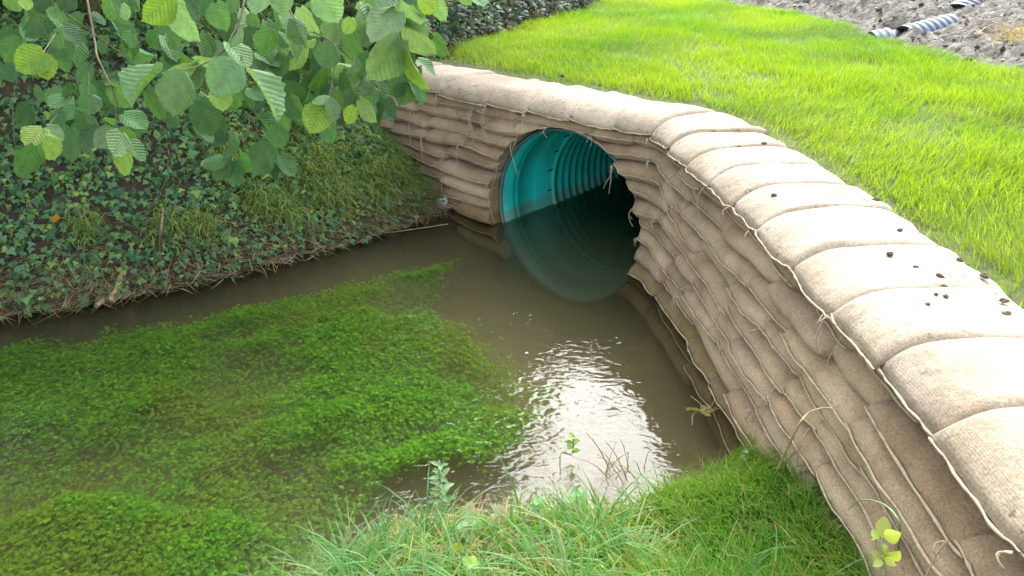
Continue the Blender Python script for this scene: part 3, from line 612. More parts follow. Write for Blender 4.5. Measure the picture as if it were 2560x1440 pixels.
n = 9000; x = rng.uniform(-4.2, -.5, n); y = rng.uniform(3.4, 7.2, n); z, d = h_left(x, y); k = (d > .02) & (d < 1.7) & (wall_off(x, y) < -.03) & (fbm(x * 3.1, y * 3.1, 171) > .56); x, y, z, d = x[k], y[k], z[k], d[k]; n = len(x)
V, T, C_ = scatter(OVAL_V, OVAL_T, np.stack([x, y, z + rng.uniform(.03, .16, n)], -1), np.stack([.2 + rng.normal(0, .5, n), -.8 + rng.normal(0, .4, n), np.ones(n)], -1), rng.normal(0, 1, (n, 3)), rng.uniform(.02, .05, n), pick([(.20, .34, .08), (.15, .28, .07), (.28, .40, .09), (.11, .22, .08)], n))
stuff('bank_weeds', 'small pale green weeds growing in patches through the ivy', V, M['foliage'], None, T, C_)
# ivy and leaf litter on the bank top behind the wall
n = 14000; x = rng.uniform(-1.9, 1.5, n); y = rng.uniform(6.3, 13, n); hd = poly_dist(x, y, [(-.75, 6.0), (-.45, 7.2), (.1, 8.3), (.75, 9.4), (1.4, 11.6)]); k = (hd > -.12) & (hd < 2.2); x, y, hd = x[k], y[k], hd[k]; n = len(x)
z = np.maximum(lawn_z(x, y), h_left(x, y)[0]) + rng.uniform(0, .18, n)
V, T, C_ = scatter(IVY_V, IVY_T, np.stack([x, y, z], -1), np.stack([0 * x, -.6 + 0 * x, 1 + 0 * x], -1) + rng.normal(0, .5, (n, 3)), rng.normal(0, 1, (n, 3)), rng.uniform(.04, .09, n), pick([(.03, .07, .035), (.05, .10, .05), (.02, .05, .025), (.14, .11, .07)], n))
stuff('ivy_hedge', 'dark ivy and leaf litter heaped behind the far end of the wall', V, M['ivy'], None, T, C_)

# water weed
WEED = np.array([(-.50, 4.45), (-.44, 3.76), (-.22, 3.45), (.14, 3.03), (.06, 2.65), (-.25, 2.6), (-.55, 2.4), (-.75, 2.0), (-1.1, 1.4), (-3.2, .9), (-4.5, 2.0), (-2.9, 3.38), (-1.81, 3.72), (-1.15, 4.14)])
def inside(x, y, poly):
    r = np.zeros(np.shape(x), bool); j = len(poly) - 1
    for i in range(len(poly)):
        xi, yi = poly[i]; xj, yj = poly[j]; r ^= ((yi > y) != (yj > y)) & (x < (xj - xi) * (y - yi) / (yj - yi + 1e-12) + xi); j = i
    return r
n = 260000; x = rng.uniform(-4.2, .35, n); y = rng.uniform(1.2, 4.7, n); jx = .30 * (fbm(x * 2.6, y * 2.6, 131) - .5) + rng.normal(0, .05, n); dens = fbm(x * 1.5, y * 2.0, 141)
k = inside(x + jx, y + jx, WEED) & (np.abs(x) < .72 * y + .5); k &= rng.random(n) < .42 + .58 * sstep(.25, .5, dens); x, y, dens = x[k], y[k], dens[k]; n = len(x); print('weed', n)
mound = fbm(x * 3.2, y * 3.2, 151); top = -.18 + .14 * sstep(.24, .55, dens) * (.4 + .8 * mound)
z = np.minimum(top - np.abs(rng.normal(0, .04, n)), -.012)
Nn = np.stack([rng.normal(0, .32, n), rng.normal(-.1, .32, n), np.ones(n)], -1); Dn = np.stack([-.8 + rng.normal(0, .8, n), -.5 + rng.normal(0, .8, n), rng.normal(.1, .3, n)], -1)
c0 = pick([(.17, .42, .03), (.14, .37, .03), (.25, .50, .04), (.10, .29, .03)], n, .16); yl = sstep(.50, .68, fbm(x * 2, y * 2, 161) + .12 * (y < 2.4))[:, None] * .4; c0 = c0 * (1 - yl) + np.array([.30, .30, .04]) * yl
V, T, C_ = scatter(FERN_V, FERN_T, np.stack([x, y, z], -1), Nn, Dn, rng.uniform(.013, .030, n), c0)
stuff('water_weed', 'bright green water weed growing under the clear water', V, M['weed'], None, T, C_)

# ------------------------------------------------------------------ hazel over the water
tree = empty('hazel_tree', (-2.9, 5.3, 1.2), 'leafy hazel overhanging the stream from the left bank', 'tree')
TL = Vector(tree.location)
def hazel_leaf(var):
    r1 = np.random.default_rng(500 + var); rows, cols = 15, 7; t = np.linspace(0, 1, rows)
    hwid = .50 * np.sin(np.pi * np.clip(t, 0, 1) ** .78) ** .62 * (1 - .12 * t) ; hwid[-1] = 0.0; hwid[-2] *= .62; hwid[0] = .14
    tooth = np.where(np.arange(rows) % 2 == 0, 1.045, .965); hwid = hwid * tooth * (.97 + .06 * r1.random(rows))
    fold, cup, curl, wav = [(.10, .05, .10, .02), (.25, .0, .22, .03), (-.12, -.12, .16, .03), (.5, .05, .30, .04), (.05, .15, -.05, .025), (.8, .0, .35, .05)][var]
    V, uv = [], []
    for i in range(rows):
        for j in range(cols):
            a = (j - 3) / 3; xx = a * hwid[i]; yy = t[i] - .06 * abs(a) ** 2 * (t[i] < .12) - .07 * abs(a) * np.sin(np.pi * t[i]) * .0
            if i == 0: yy = -.09 * abs(a)
            zz = abs(xx) * fold + cup * (xx * xx) * 2 - curl * t[i] ** 2 * .6 + wav * math.sin(a * 4 + t[i] * 9 + var) * abs(a) + .012 * math.sin(2 * math.pi * 8 * (t[i] - .32 * abs(xx))) * (abs(a) > .1)
            V.append((xx, yy, zz)); uv.append((.5 + xx, t[i]))
    q = [(i * cols + j, i * cols + j + 1, (i + 1) * cols + j + 1, (i + 1) * cols + j) for i in range(rows - 1) for j in range(cols - 1)]
    return mesh('leaf', V, q, None, M['hazel'], uv=uv)
LEAF = [hazel_leaf(v) for v in range(6)]
leaf_n = [0]
def place_leaf(ub, vb, ut, vt, wr, d, col, var=None, rnd=random):
    B = at(ub, vb, d); T = at(ut, vt, d - rnd.uniform(-.02, .05)); y = T - B; ln = y.length
    view = (Vector((0, 0, CAM_H)) - B).normalized(); y.normalize(); nrm = (view - y * view.dot(y)).normalized()
    roll = math.acos(min(1, max(.2, wr / 1.0))) * rnd.choice((-1, 1)) + rnd.uniform(-.12, .12)
    nrm = Matrix.Rotation(roll, 3, y) @ nrm
    if nrm.z < -.1: pass
    x = y.cross(nrm).normalized(); z = x.cross(y)
    var = (rnd.choice((0, 1, 2, 4)) if wr > .55 else rnd.choice((3, 5, 1))) if var is None else var
    o = link('leaf', LEAF[var], tree); s = ln
    M3 = Matrix(((x.x * s, y.x * s, z.x * s), (x.y * s, y.y * s, z.y * s), (x.z * s, y.z * s, z.z * s)))
    o.matrix_local = Matrix.Translation(B - TL) @ M3.to_4x4()
    o.color = (*col, 1); leaf_n[0] += 1
MID, LT, YG, DK = (.085, .19, .065), (.17, .29, .135), (.21, .34, .065), (.055, .13, .05)
def jc(c): f = random.uniform(.82, 1.18); return tuple(x * f * random.uniform(.94, 1.06) for x in c)
leaves = [(108,130,40,176,1,2.3,YG),(106,138,120,201,1,2.3,YG),(155,56,116,24,.7,2.6,MID),(155,62,207,114,.8,2.8,DK),(134,80,162,120,.8,2.7,MID),(222,162,188,204,.8,2.7,MID),(224,238,214,287,.9,2.6,MID),(226,240,234,284,.9,2.55,MID),(172,240,126,268,.7,2.7,MID),(172,240,172,208,.6,2.7,MID),
(292,212,260,204,.6,2.4,MID),(276,215,330,268,.8,2.4,MID),(308,286,368,318,.8,2.4,MID),(286,330,236,368,.8,2.35,LT),(302,332,282,392,.9,2.3,LT),(308,345,368,402,.6,2.4,MID),(312,374,308,442,.7,2.3,YG),(303,322,340,346,.8,2.4,MID),(292,300,256,300,.5,2.5,MID),
(108,322,62,362,.8,2.6,YG),(112,343,134,400,.9,2.55,YG),(116,318,160,352,.8,2.6,LT),(86,364,42,440,.65,2.5,MID),(402,180,312,250,.42,2.15,LT),(455,184,437,293,.86,2.1,LT),(590,160,528,234,1,2.15,LT),(502,172,492,222,.6,2.25,LT),(490,160,412,192,.4,2.25,LT),(542,150,478,150,.4,2.25,LT),
(574,108,624,168,.75,2.2,LT),(572,110,606,66,.6,2.2,LT),(545,226,558,277,.95,2.15,YG),(498,252,532,342,.9,2.5,DK),(624,184,710,294,.26,2.1,LT),(428,-8,360,58,.8,2.0,YG),(440,4,487,106,.6,2.05,LT),(424,78,442,128,.8,2.4,MID),(540,8,562,78,.8,2.3,MID),(520,-10,500,40,.9,2.4,DK),(690,312,702,372,.9,2.6,MID),
(700,-24,706,40,1.1,2.0,LT),(660,-20,640,40,.8,2.1,LT),(800,-24,846,58,1,2.1,LT),(734,48,768,118,.7,2.2,MID),(630,68,624,124,.9,2.4,DK),(680,74,654,142,.8,2.3,MID),(688,136,706,190,1,2.4,MID),(712,88,750,154,.5,2.3,LT),(876,44,862,86,.9,2.3,YG),(826,108,810,172,1,2.3,MID),
(992,28,924,102,.75,2.1,LT),(1004,4,1062,58,.5,2.1,LT),(990,10,938,36,.5,2.15,LT),(1000,100,924,204,.8,2.05,LT),(1014,58,1084,144,.6,2.1,LT),(1084,94,1124,132,.7,2.2,MID),(1018,126,1060,230,.3,2.05,YG),(1008,194,974,238,.9,2.2,MID),(1020,208,1000,264,.9,2.2,MID),(1022,206,1060,262,.45,2.2,MID),(1046,150,1092,184,.5,2.2,MID),
(806,264,774,332,1,2.3,YG),(822,248,842,304,.75,2.25,LT),(900,250,944,306,.6,2.4,LT),(886,268,868,312,.7,2.45,YG),(902,208,930,242,.8,2.5,MID),(816,238,782,258,.6,2.3,LT),(850,228,846,268,.7,2.4,MID),(890,176,882,212,.8,2.5,MID),(818,308,830,358,.8,2.6,MID),
(562,394,498,410,.7,3.0,MID),(560,398,534,452,.8,3.0,MID),(588,404,592,466,.8,3.0,MID),(600,390,644,424,.7,3.0,MID),(670,356,650,440,.8,2.9,MID),(700,388,736,444,.7,2.9,MID),(676,398,690,448,.6,2.9,DK),(560,392,590,372,.6,3.0,MID),(1050,-14,1088,32,.9,2.1,YG),(1150,-20,1180,12,.8,2.2,LT),(1180,-25,1210,20,.8,2.2,LT),
(20,-10,50,30,.9,2.4,MID),(60,-5,68,28,.9,2.4,YG),(120,-10,90,30,1,2.6,DK),(10,160,34,204,1,2.7,DK),(30,70,10,120,.9,2.8,DK),(100,60,60,90,.8,2.9,DK),(330,-20,352,30,.6,2.5,MID),(240,30,262,62,.7,2.8,DK),(270,-5,300,42,.5,2.6,MID),(180,-10,150,26,1,2.7,DK)]
for L_ in leaves: place_leaf(*L_[:6], jc(L_[6]))
rz = random.Random(11)
zones = [((600, 0), (960, 190), 40, (2.4, 3.0)), ((700, 120), (980, 270), 30, (2.6, 3.2)), ((0, -10), (330, 130), 22, (2.7, 3.6)), ((380, -20), (620, 140), 20, (2.5, 3.3)), ((900, -20), (1080, 60), 14, (2.3, 2.7)), ((880, 10), (1050, 200), 16, (2.25, 2.7)), ((60, 120), (480, 330), 22, (3.0, 4.2)), ((480, 200), (700, 330), 16, (2.9, 3.4)), ((140, 130), (260, 330), 8, (2.9, 3.4))]
for (a, b, c, dd) in zones:
    for _ in range(c):
        u, v = rz.uniform(a[0], b[0]), rz.uniform(a[1], b[1]); d = rz.uniform(*dd); ln = rz.uniform(38, 88); th = R(rz.gauss(85, 32))
        place_leaf(u, v, u + ln * math.cos(th), v + ln * math.sin(th), rz.uniform(.45, 1), d, jc(rz.choice((MID, MID, DK, LT if d < 2.9 else DK))), None, rz)
print('hazel leaves', leaf_n[0])
def branch(pts, r0, r1, name='branch'):
    P = spline([tuple(p) for p in pts], max(6, len(pts) * 4)); v, q = tube(P, np.linspace(r0, r1, len(P)) * (1 if r0 > .02 else .6), 6); part(name, v, tree, M['bark'], q)
def br(pix, r0=.006, r1=.002): branch([at(u, v, d) for u, v, d in pix], r0, r1)
br([(205, -60, 2.7), (218, 0, 2.6), (238, 110, 2.5), (243, 140, 2.45), (268, 195, 2.4), (290, 255, 2.4), (292, 320, 2.38), (312, 376, 2.32)])
br([(240, 138, 2.46), (224, 163, 2.65), (222, 238, 2.6)], .003, .0015)
br([(620, -60, 2.35), (610, 5, 2.25), (596, 60, 2.22), (573, 108, 2.2), (541, 143, 2.2), (500, 163, 2.2), (455, 175, 2.15), (402, 179, 2.15)])
br([(600, 130, 2.2), (622, 180, 2.12), (640, 206, 2.1)], .003, .0015)
br([(1005, -60, 2.2), (1000, 0, 2.15), (1000, 85, 2.1), (1014, 120, 2.08), (1020, 205, 2.2)])
br([(1060, 60, 2.3), (1090, 92, 2.2), (1135, 108, 2.2)], .003, .002)
br([(860, 60, 2.4), (838, 160, 2.35), (824, 240, 2.3), (806, 265, 2.3)], .004, .002)
br([(700, -40, 2.6), (740, 50, 2.5), (830, 105, 2.4), (900, 160, 2.5), (950, 130, 2.5)], .005, .002)
br([(930, 120, 2.5), (905, 200, 2.5), (890, 268, 2.45)], .003, .0015)
br([(30, -60, 2.9), (130, 30, 2.7), (155, 60, 2.7), (135, 90, 2.65), (107, 132, 2.32)], .005, .002)
br([(45, 190, 2.8), (32, 260, 2.8), (36, 360, 2.85)], .002, .0015)
br([(175, 238, 2.7), (140, 290, 2.65), (112, 325, 2.6), (88, 364, 2.5)], .003, .0015)
br([(480, 60, 3.0), (560, 200, 3.0), (575, 320, 3.0), (580, 395, 3.0)], .004, .002)
br([(640, 150, 2.9), (690, 250, 2.8), (692, 312, 2.6)], .003, .0015); br([(690, 250, 2.8), (680, 330, 2.9), (674, 400, 2.9)], .003, .0015)
br([(160, 30, 3.0), (300, 130, 3.2), (400, 170, 3.4)], .004, .002)
branch([(-3.3, 5.6, 1.0), (-2.9, 5.0, 1.9), (-2.2, 4.0, 2.4), (-1.4, 2.9, 2.45), (-.9, 2.3, 2.2)], .05, .008, 'limb')
branch([(-3.2, 5.7, 1.0), (-2.3, 5.0, 2.2), (-1.3, 4.2, 2.7), (-.6, 3.0, 2.5), (-.35, 2.3, 2.2)], .05, .008, 'limb')
branch([(-3.4, 5.7, 1.0), (-3.6, 5.5, 2.6), (-3.2, 4.6, 3.6), (-2.6, 3.9, 4.1)], .06, .01, 'limb')
branch([(-3.1, 5.9, 1.0), (-2.5, 6.6, 2.4), (-1.6, 7.0, 3.4), (-.9, 6.9, 4.0)], .055, .01, 'limb')
# the rest of the crown, above and beyond the frame: shades the bank and is mirrored in the water
n = 52000; cs = [(-3.4, 5.2, 3.0, 1.5), (-2.0, 6.6, 3.4, 1.5), (-.9, 6.9, 3.7, 1.1), (-4.6, 4.4, 2.9, 1.6), (-3.9, 6.8, 3.2, 1.6), (-.55, 8.2, 3.3, 1.1), (-.3, 9.2, 4.3, 1.0), (-1.3, 8.4, 3.4, 1.4), (-1.7, 7.4, 2.9, 1.1), (-1.1, 8.0, 3.1, 1.0), (-3.0, 7.6, 3.2, 1.4)]
cc = np.array(cs)[rng.integers(0, len(cs), n)]; u = rng.normal(0, 1, (n, 3)); u /= np.linalg.norm(u, axis=1)[:, None]; P = cc[:, :3] + u * (cc[:, 3] * rng.random(n) ** .45)[:, None] * np.array([1, 1, .8])
elev = np.degrees(np.arctan2(P[:, 2] - CAM_H, np.hypot(P[:, 0], P[:, 1]))); k = (elev > -3.5) & (np.hypot(P[:, 0], P[:, 1]) > 2.2); P = P[k]; n = len(P)
V, T, C_ = scatter(OVAL_V, OVAL_T, P, np.stack([0 * P[:, 0], 0 * P[:, 0] - .3, 1 + 0 * P[:, 0]], -1) + rng.normal(0, .5, (n, 3)), rng.normal(0, 1, (n, 3)) + np.array([0, 0, -.8]), rng.uniform(.09, .15, n), pick([(.07, .17, .04), (.10, .22, .05), (.05, .12, .035)], n))
f = part('foliage', V, tree, M['foliage'], None, T, col=C_, smooth=False); f['kind'] = 'stuff'

# ------------------------------------------------------------------ half-buried drainage pipes in the spoil
def ribbed(name, u0, v0, u1, v1, label, r=.26, open_end=True):
    def gp(u, v):
        d0, d1 = 3.0, 16.0
        for _ in range(40):
            dm = (d0 + d1) / 2; p = at(u, v, dm)
            if p.z > float(spoil_fn(np.array([[p.x]]), np.array([[p.y]]))[0, 0]): d0 = dm
            else: d1 = dm
        return at(u, v, d0)
    a, b = gp(u0, v0), gp(u1, v1); ax = (b - a); ln = ax.length; ax.normalize(); root = empty(name, (a + b) / 2 - Vector((0, 0, r * .75)), label, 'drain pipe', 'grey drain pipes in the bare soil')
    ax = Vector((ax.x, ax.y, ax.z)); X = ax.cross(Vector((0, 0, 1))).normalized(); Z = X.cross(ax); c0 = a - Z * r * .80
    n = 28; th = np.linspace(0, 2 * np.pi, n, endpoint=False); rows = []; ls = []; l = 0
    while l < ln:
        for f, q in ((0, 1), (.02, 1), (.45, 1), (.47, 1), (.55, .9), (.57, .9), (.92, .9), (.94, .9)): ls.append((l + f * .062, q))
        l += .062
    for l, q in ls: rows.append(np.array([np.array(c0 + ax * l) + r * q * (math.cos(t_) * np.array(X) + math.sin(t_) * np.array(Z)) for t_ in th]))
    V = np.concatenate(rows); Q = [(i * n + k, i * n + (k + 1) % n, (i + 1) * n + (k + 1) % n, (i + 1) * n + k) for i in range(len(rows) - 1) for k in range(n)]
    part('ribbed_shell', V, root, M['grey_pipe'], Q)
    rows = [np.array([np.array(c0 + ax * l) + r * q * (math.cos(t_) * np.array(X) + math.sin(t_) * np.array(Z)) for t_ in th]) for l, q in ((-.004, .99), (-.006, .86), (.25, .86), (.25, .01))]
    V = np.concatenate(rows); Q = [(i * n + k, i * n + (k + 1) % n, (i + 1) * n + (k + 1) % n, (i + 1) * n + k) for i in range(len(rows) - 1) for k in range(n)]
    part('bore', V, root, M['dark_pipe'], Q)
ribbed('drain_pipe', 2180, 92, 2216, 84, 'short grey drain pipe end almost buried at the edge of the grass')
ribbed('drain_pipe', 2262, 78, 2372, 50, 'grey ribbed drain pipe half buried with a dark open end')
ribbed('drain_pipe', 2395, 22, 2470, -22, 'grey ribbed drain pipe farthest up the spoil heap')

# ------------------------------------------------------------------ small things
def oval_leaf(B, T, nrm, wr, mat, parent=None, col=None, name='leaf'):
    B, T = Vector(B), Vector(T); y = T - B; s = y.length; y.normalize(); nrm = Vector(nrm); nrm = (nrm - y * nrm.dot(y)).normalized(); x = y.cross(nrm)
    t = [0, .2, .45, .7, .9, 1]; hw = [.02, .30, .42, .34, .14, 0]; V = []
    for ti, h_ in zip(t, hw):
        for a in (-1, 0, 1): V.append(np.array(B + y * (s * ti) + x * (s * h_ * wr * a) + nrm * (s * (.10 * abs(a) * h_ * 2 - .12 * ti * ti))))
    q = [(i * 3 + j, i * 3 + j + 1, i * 3 + j + 4, i * 3 + j + 3) for i in range(5) for j in range(2)]
    return part(name, V, parent, mat, q, col=np.tile(col, (18, 1)) if col is not None else None)
def plant(name, base, label, leaves_, stems, col, cat='plant'):
    root = empty(name, base, label, cat)
    for s in stems: v, q = tube(spline(s, 8), np.linspace(.004, .002, 8), 5); part('stem', v, root, M['straw'] if col is None else M['stemgreen'], q)
    for (B, T, nrm, wr, c) in leaves_: oval_leaf(B, T, nrm, wr, M['foliage'], root, c)
    return root
M['stemgreen'] = noisy('green_stem', [(.3, (.14, .22, .07)), (.7, (.24, .30, .12))], 30, 2, .7, .1)
def rosette(cx_, cy_, zt, tiers, ln, col, rs, wr=.8):
    L_ = []; r = random.Random(rs)
    for i in range(tiers):
        f = i / max(1, tiers - 1); z = zt * (.35 + .65 * f); m = 4 if i % 2 == 0 else 3; a0 = r.uniform(0, 6)
        for j in range(m):
            a = a0 + j * 2 * math.pi / m + r.uniform(-.3, .3); l = ln * (1.1 - .55 * f) * r.uniform(.8, 1.2); dz = l * r.uniform(-.2, .35) + f * l * .35
            L_.append(((cx_, cy_, z), (cx_ + l * math.cos(a), cy_ + l * math.sin(a), z + dz), (0, -.3, 1), wr, jc(col)))
    return L_
# mint-like shoot
b = atz(1105, 1270, .10); b = Vector((b.x, b.y, .05))
plant('mint_plant', b, 'upright pale green mint-like shoot standing at the water edge', [((p[0], p[1], p[2] + .05), (q[0], q[1], q[2] + .05), n_, w_, c) for p, q, n_, w_, c in rosette(b.x, b.y, .24, 7, .05, (.22, .34, .16), 3, .5)], [[tuple(b), (b.x, b.y, .16), (b.x - .003, b.y, .29)]], 1)
for i, (u, v, lab, c, sd2, ln) in enumerate([(1440, 1255, 'round-leaved pale green plant at the edge of the bright reflection', (.26, .46, .20), 4, .05), (1345, 1275, 'small clover-like plant between long blades at the water edge', (.24, .44, .14), 5, .04), (1175, 1330, 'broad pale leaves flat among long grass beside dead leaf', (.30, .46, .22), 6, .06), (1860, 1150, 'small pale seedling at the tip of the grassy point below the wall', (.36, .5, .25), 7, .025), (1180, 1435, 'broad bright green leaf cluster at the bottom edge', (.34, .55, .10), 8, .05)]):
    b = atz(u, v, .12); zg = float(h_near(b.x, b.y)[0]); b = atz(u, v, zg + .05); b.z = zg
    plant('broadleaf_plant', b, lab, [((p[0], p[1], p[2] + zg), (q[0], q[1], q[2] + zg), n_, 1.1, c_) for p, q, n_, w_, c_ in rosette(b.x, b.y, .09, 3, ln, c, sd2)], [[tuple(b), (b.x + .004, b.y, zg + .05), (b.x, b.y, zg + .09)]], 1)
# bramble shoot by the wall
d = 1.78; bl = [((2205, 1345), (2212, 1290), 1.1), ((2200, 1345), (2175, 1325), 1), ((2212, 1345), (2248, 1335), 1.1), ((2200, 1400), (2180, 1375), 1.1), ((2205, 1400), (2185, 1415), 1.1), ((2212, 1398), (2240, 1415), 1.1), ((2210, 1395), (2250, 1385), 1), ((2206, 1395), (2215, 1365), .9), ((2190, 1345), (2178, 1350), 1.2)]
root = empty('bramble_shoot', at(2200, 1420, d + .04), 'yellow-green bramble shoot in front of the lowest sandbags', 'plant')
for (p, q, wr) in bl: oval_leaf(at(*p, d), at(*q, d - random.uniform(-.02, .05)), (-.3 + random.uniform(-.6, .6), -.8, .6 + random.uniform(-.5, .5)), wr * random.uniform(.85, 1.15) * .75, M['foliage'], root, jc((.40, .46, .10)))
v, q = tube(spline([tuple(at(2200, 1440, d + .02)), tuple(at(2205, 1395, d)), tuple(at(2204, 1345, d))], 8), .0025, 5); part('stem', v, root, M['stemgreen'], q)
def stalk(name, pts, r, mat, label, cat):
    v, q = tube(spline([tuple(p) for p in pts], 22), np.linspace(r, r * .45, 22), 5); return tag(part(name, v, None, mat, q), label, cat)
b = atz(1950, 1195, .12); stalk('dry_stalk', [(b.x - .03, b.y, .08), at(1985, 1085, 2.32), at(2020, 1035, 2.28), at(2060, 1020, 2.25), at(2085, 1022, 2.25)], .0045, M['straw'], 'bent dry grass stalk arching against the sandbags', 'grass stalk')
b = atz(2255, 1340, .3); stalk('green_blade', [(b.x, b.y, .22), at(2250, 1320, 1.83), at(2215, 1265, 1.85), at(2155, 1250, 1.95), at(2120, 1275, 2.0)], .003, M['stemgreen'], 'single thick dark green grass stem bent over beside the wall foot', 'grass stalk')
stalk('broken_reed', [tuple(atz(278, 752, .02)), tuple(atz(295, 715, .08)), tuple(atz(308, 668, .16))], .022, M['straw'], 'short grey broken reed leaning at the left waterline', 'stick')
stalk('broken_reed', [tuple(atz(240, 765, .02)), tuple(atz(285, 730, .03)), tuple(atz(318, 690, .09))], .016, M['straw'], 'longer tan broken reed lying beside the short grey one', 'stick')
stalk('stick', [tuple(atz(405, 640, .1)), tuple(at(402, 590, 4.55)), tuple(at(408, 520, 4.7))], .012, M['bark'], 'thin brown dead stem standing upright in the ivy', 'stick')
stalk('dry_stalk', [tuple(atz(1120, 560, .01)), tuple(atz(1040, 572, .012)), tuple(atz(960, 580, .02)), tuple(atz(880, 555, .1))], .0032, M['straw'], 'long pale grass stalk trailing from the bank onto the water', 'grass stalk')
stalk('dry_stalk', [tuple(atz(520, 690, .01)), tuple(atz(400, 712, .012)), tuple(atz(300, 742, .01)), tuple(atz(180, 745, .02))], .006, M['straw'], 'long pale stalk floating along the left waterline', 'grass stalk')
# bare stems in the mirrored sky
rp = random.Random(9)
root = empty('dead_weed', atz(1560, 1190, 0), 'pale dead weed with thin bare stems standing in the bright reflection', 'plant')
for i in range(16):
    b = atz(1550 + rp.uniform(-40, 60), 1185 + rp.uniform(-20, 30), 0); tx = Vector((rp.uniform(-.13, .10), rp.uniform(-.05, .05), rp.uniform(.05, .2)))
    v, q = tube(spline([tuple(b), tuple(b + tx * .5 + Vector((0, 0, .02))), tuple(b + tx)], 7), np.linspace(.0022, .0012, 7), 4); part('stem', v, root, M['straw'], q)
b = atz(1430, 1150, .0); root = empty('water_sprig', b, 'small green sprig with curved stem poking from the bright water', 'plant')
v, q = tube(spline([(b.x - .05, b.y - .1, -.02), (b.x - .05, b.y - .02, .05), (b.x, b.y, .03), (b.x + .0, b.y, .12)], 9), .0025, 5); part('stem', v, root, M['stemgreen'], q)
for i in range(8): a = i * 2.4; oval_leaf((b.x, b.y, .04 + i * .011), (b.x + .03 * math.cos(a), b.y + .03 * math.sin(a), .055 + i * .011), (0, -.5, 1), .8, M['foliage'], root, jc((.32, .5, .12)))
# floating clump by the wall foot
b = atz(1750, 1030, .0); root = empty('floating_weed', b, 'small yellow-green weed clump floating by the wall foot', 'plant')
for i in range(14): a = rp.uniform(0, 6.28); r = rp.uniform(.0, .035); oval_leaf((b.x + r * math.cos(a), b.y + r * math.sin(a), .004), (b.x + (r + .03) * math.cos(a + .6), b.y + (r + .03) * math.sin(a + .6), rp.uniform(.004, .02)), (0, 0, 1), .7, M['foliage'], root, jc((.30, .32, .06)))
for i in range(5):
    a = rp.uniform(0, 6.28); v, q = tube(spline([(b.x, b.y, .006), (b.x + .05 * math.cos(a), b.y + .05 * math.sin(a), .008), (b.x + .12 * math.cos(a + .4), b.y + .12 * math.sin(a + .4), .004)], 7), .002, 4); part('stem', v, root, M['straw'], q)
# white litter
r1 = np.random.default_rng(3); V, Q = [], []
for i in range(7):
    for j in range(10):
        la = -math.pi / 2 + math.pi * i / 6; lo = 2 * math.pi * j / 10; k_ = .055 * (.7 + .6 * r1.random()); V.append((k_ * math.cos(la) * math.cos(lo) * 1.1, k_ * math.cos(la) * math.sin(lo) * .8, k_ * math.sin(la)))
Q = [(i * 10 + j, i * 10 + (j + 1) % 10, (i + 1) * 10 + (j + 1) % 10, (i + 1) * 10 + j) for i in range(6) for j in range(10)]
lt = link('foam_scrap', mesh('foam_scrap', V, Q, None, M['white'], smooth=False), None, atz(1112, 508, .03)); tag(lt, 'crumpled white foam scrap at the waterline beside the wall end', 'litter')
# fallen leaves
for (u, v, z, c, lab, s) in [(130, 548, .48, (.55, .22, .03), 'orange dead leaf caught on the ivy at far left', .07), (432, 520, .5, (.42, .13, .03), 'small rust-red leaf in the middle of the ivy bank', .045), (652, 440, .62, (.55, .45, .05), 'yellow leaf under the low hazel shoot', .07), (853, 598, .02, (.55, .45, .06), 'yellow leaf lying on mud at the waterline', .05), (1130, 1370, .2, (.62, .50, .06), 'yellow leaf in the long grass on the near bank', .05), (300, 735, .02, (.42, .40, .2), 'pale olive leaf flat on the water by the reeds', .09), (1160, 1270, .12, (.55, .42, .38), 'pinkish dry leaf upright among long grass', .05), (1235, 1275, .12, (.6, .52, .42), 'pale curled dry leaf beside a dark stem', .05), (1100, 468, .2, (.45, .22, .08), 'rust-brown leaf against the far end of the wall', .05)]:
    if u < 900 and z > .1: p = at(u, v, 3.2); d0, d1 = 2.5, 7.0
    p = atz(u, v, z)
    if z > .1 and u < 1105:
        d0, d1 = 2.5, 7.0
        for _ in range(30):
            dm = (d0 + d1) / 2; q_ = at(u, v, dm)
            if q_.z - .10 > float(h_left(np.array([q_.x]), np.array([q_.y]))[0][0]): d0 = dm
            else: d1 = dm
        p = at(u, v, d0)
    o = oval_leaf(p, p + Vector((s * .8, -s * .3, s * .25)), (-.1, -.7, .7), 1.1, M['foliage'], None, c, 'fallen_leaf'); tag(o, lab, 'leaf')
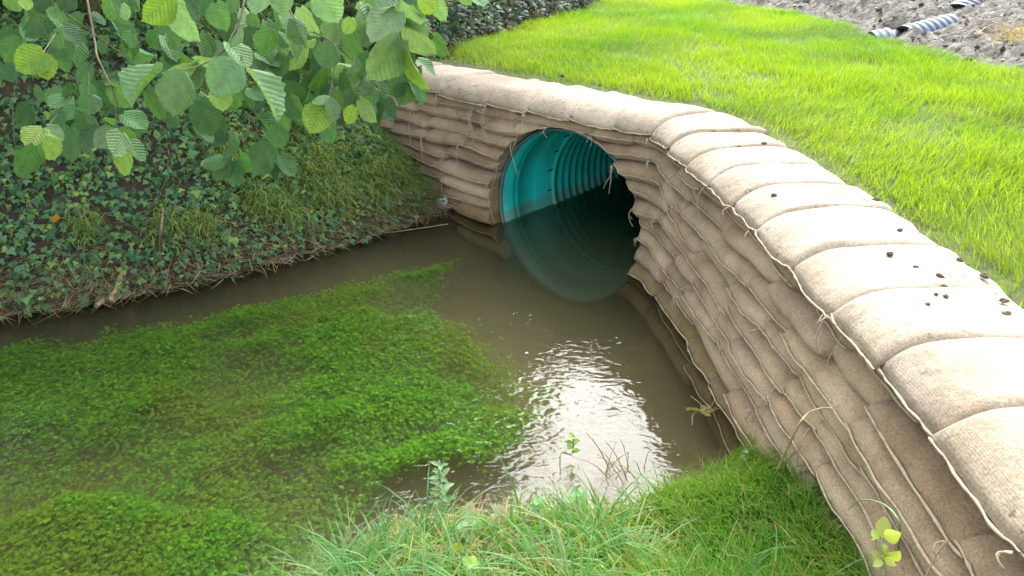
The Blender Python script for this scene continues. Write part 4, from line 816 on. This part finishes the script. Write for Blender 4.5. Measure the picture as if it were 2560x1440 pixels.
# straw clump on the spoil at the far right
p0 = atz(2540, 95, 1.35); n = 170; P = np.array(p0)[None] + rng.normal(0, .09, (n, 3)) * np.array([1, 1, .2])
root = empty('straw_clump', p0, 'orange-tan clump of dry straw on the bare soil at the far right', 'straw')
V, Q, T, C_ = blades(P, rng.uniform(-.02, .14, n), rng.uniform(.005, .009, n), rng.uniform(.05, .28, n), pick([(.50, .38, .22), (.44, .32, .17)], n), None, .5, 3)
o = part('straw', V, root, M['drygrass'], Q, T, col=C_); o['kind'] = 'stuff'
# soil crumbs on the cap bags
def clod(seed):
    r1 = np.random.default_rng(seed); V = []
    for i in range(5):
        for j in range(7):
            la = -math.pi / 2 + math.pi * i / 4; lo = 2 * math.pi * j / 7; k_ = .7 + .6 * r1.random(); V.append((k_ * math.cos(la) * math.cos(lo), k_ * math.cos(la) * math.sin(lo), .6 * k_ * math.sin(la)))
    return mesh('soil_crumb', V, [(i * 7 + j, i * 7 + (j + 1) % 7, (i + 1) * 7 + (j + 1) % 7, (i + 1) * 7 + j) for i in range(4) for j in range(7)], None, M['soil'], smooth=False)
CL = [clod(i) for i in range(4)]
for (u, v, s) in [(1790, 322, .012), (1910, 358, .018), (1907, 378, .01), (1868, 425, .014), (1935, 488, .018), (2030, 525, .01), (2165, 505, .022), (2190, 500, .022), (2085, 555, .014), (2225, 635, .018), (2090, 585, .006), (2350, 690, .018), (2360, 715, .012), (2510, 752, .018), (2515, 785, .02), (2080, 520, .007), (1405, 190, .025), (1250, 160, .012), (2365, 740, .012), (2340, 735, .010), (2460, 690, .02), (2250, 575, .016), (1500, 212, .018), (2400, 650, .016), (2130, 545, .012), (2290, 668, .014), (2440, 800, .014), (2520, 860, .012), (2000, 470, .01), (2320, 760, .010), (2180, 600, .010), (1980, 430, .012)]:
    o = link('soil_crumb', CL[len(bpy.data.objects) % 4], None, atz(u, v, ZC + .104)); o.scale = (s * .75, s * .75, s * .6); o.rotation_euler = (0, 0, u)
    tag(o, 'dark soil crumb lying on the pale top course of the wall', 'soil crumb', 'soil crumbs on top of the wall')
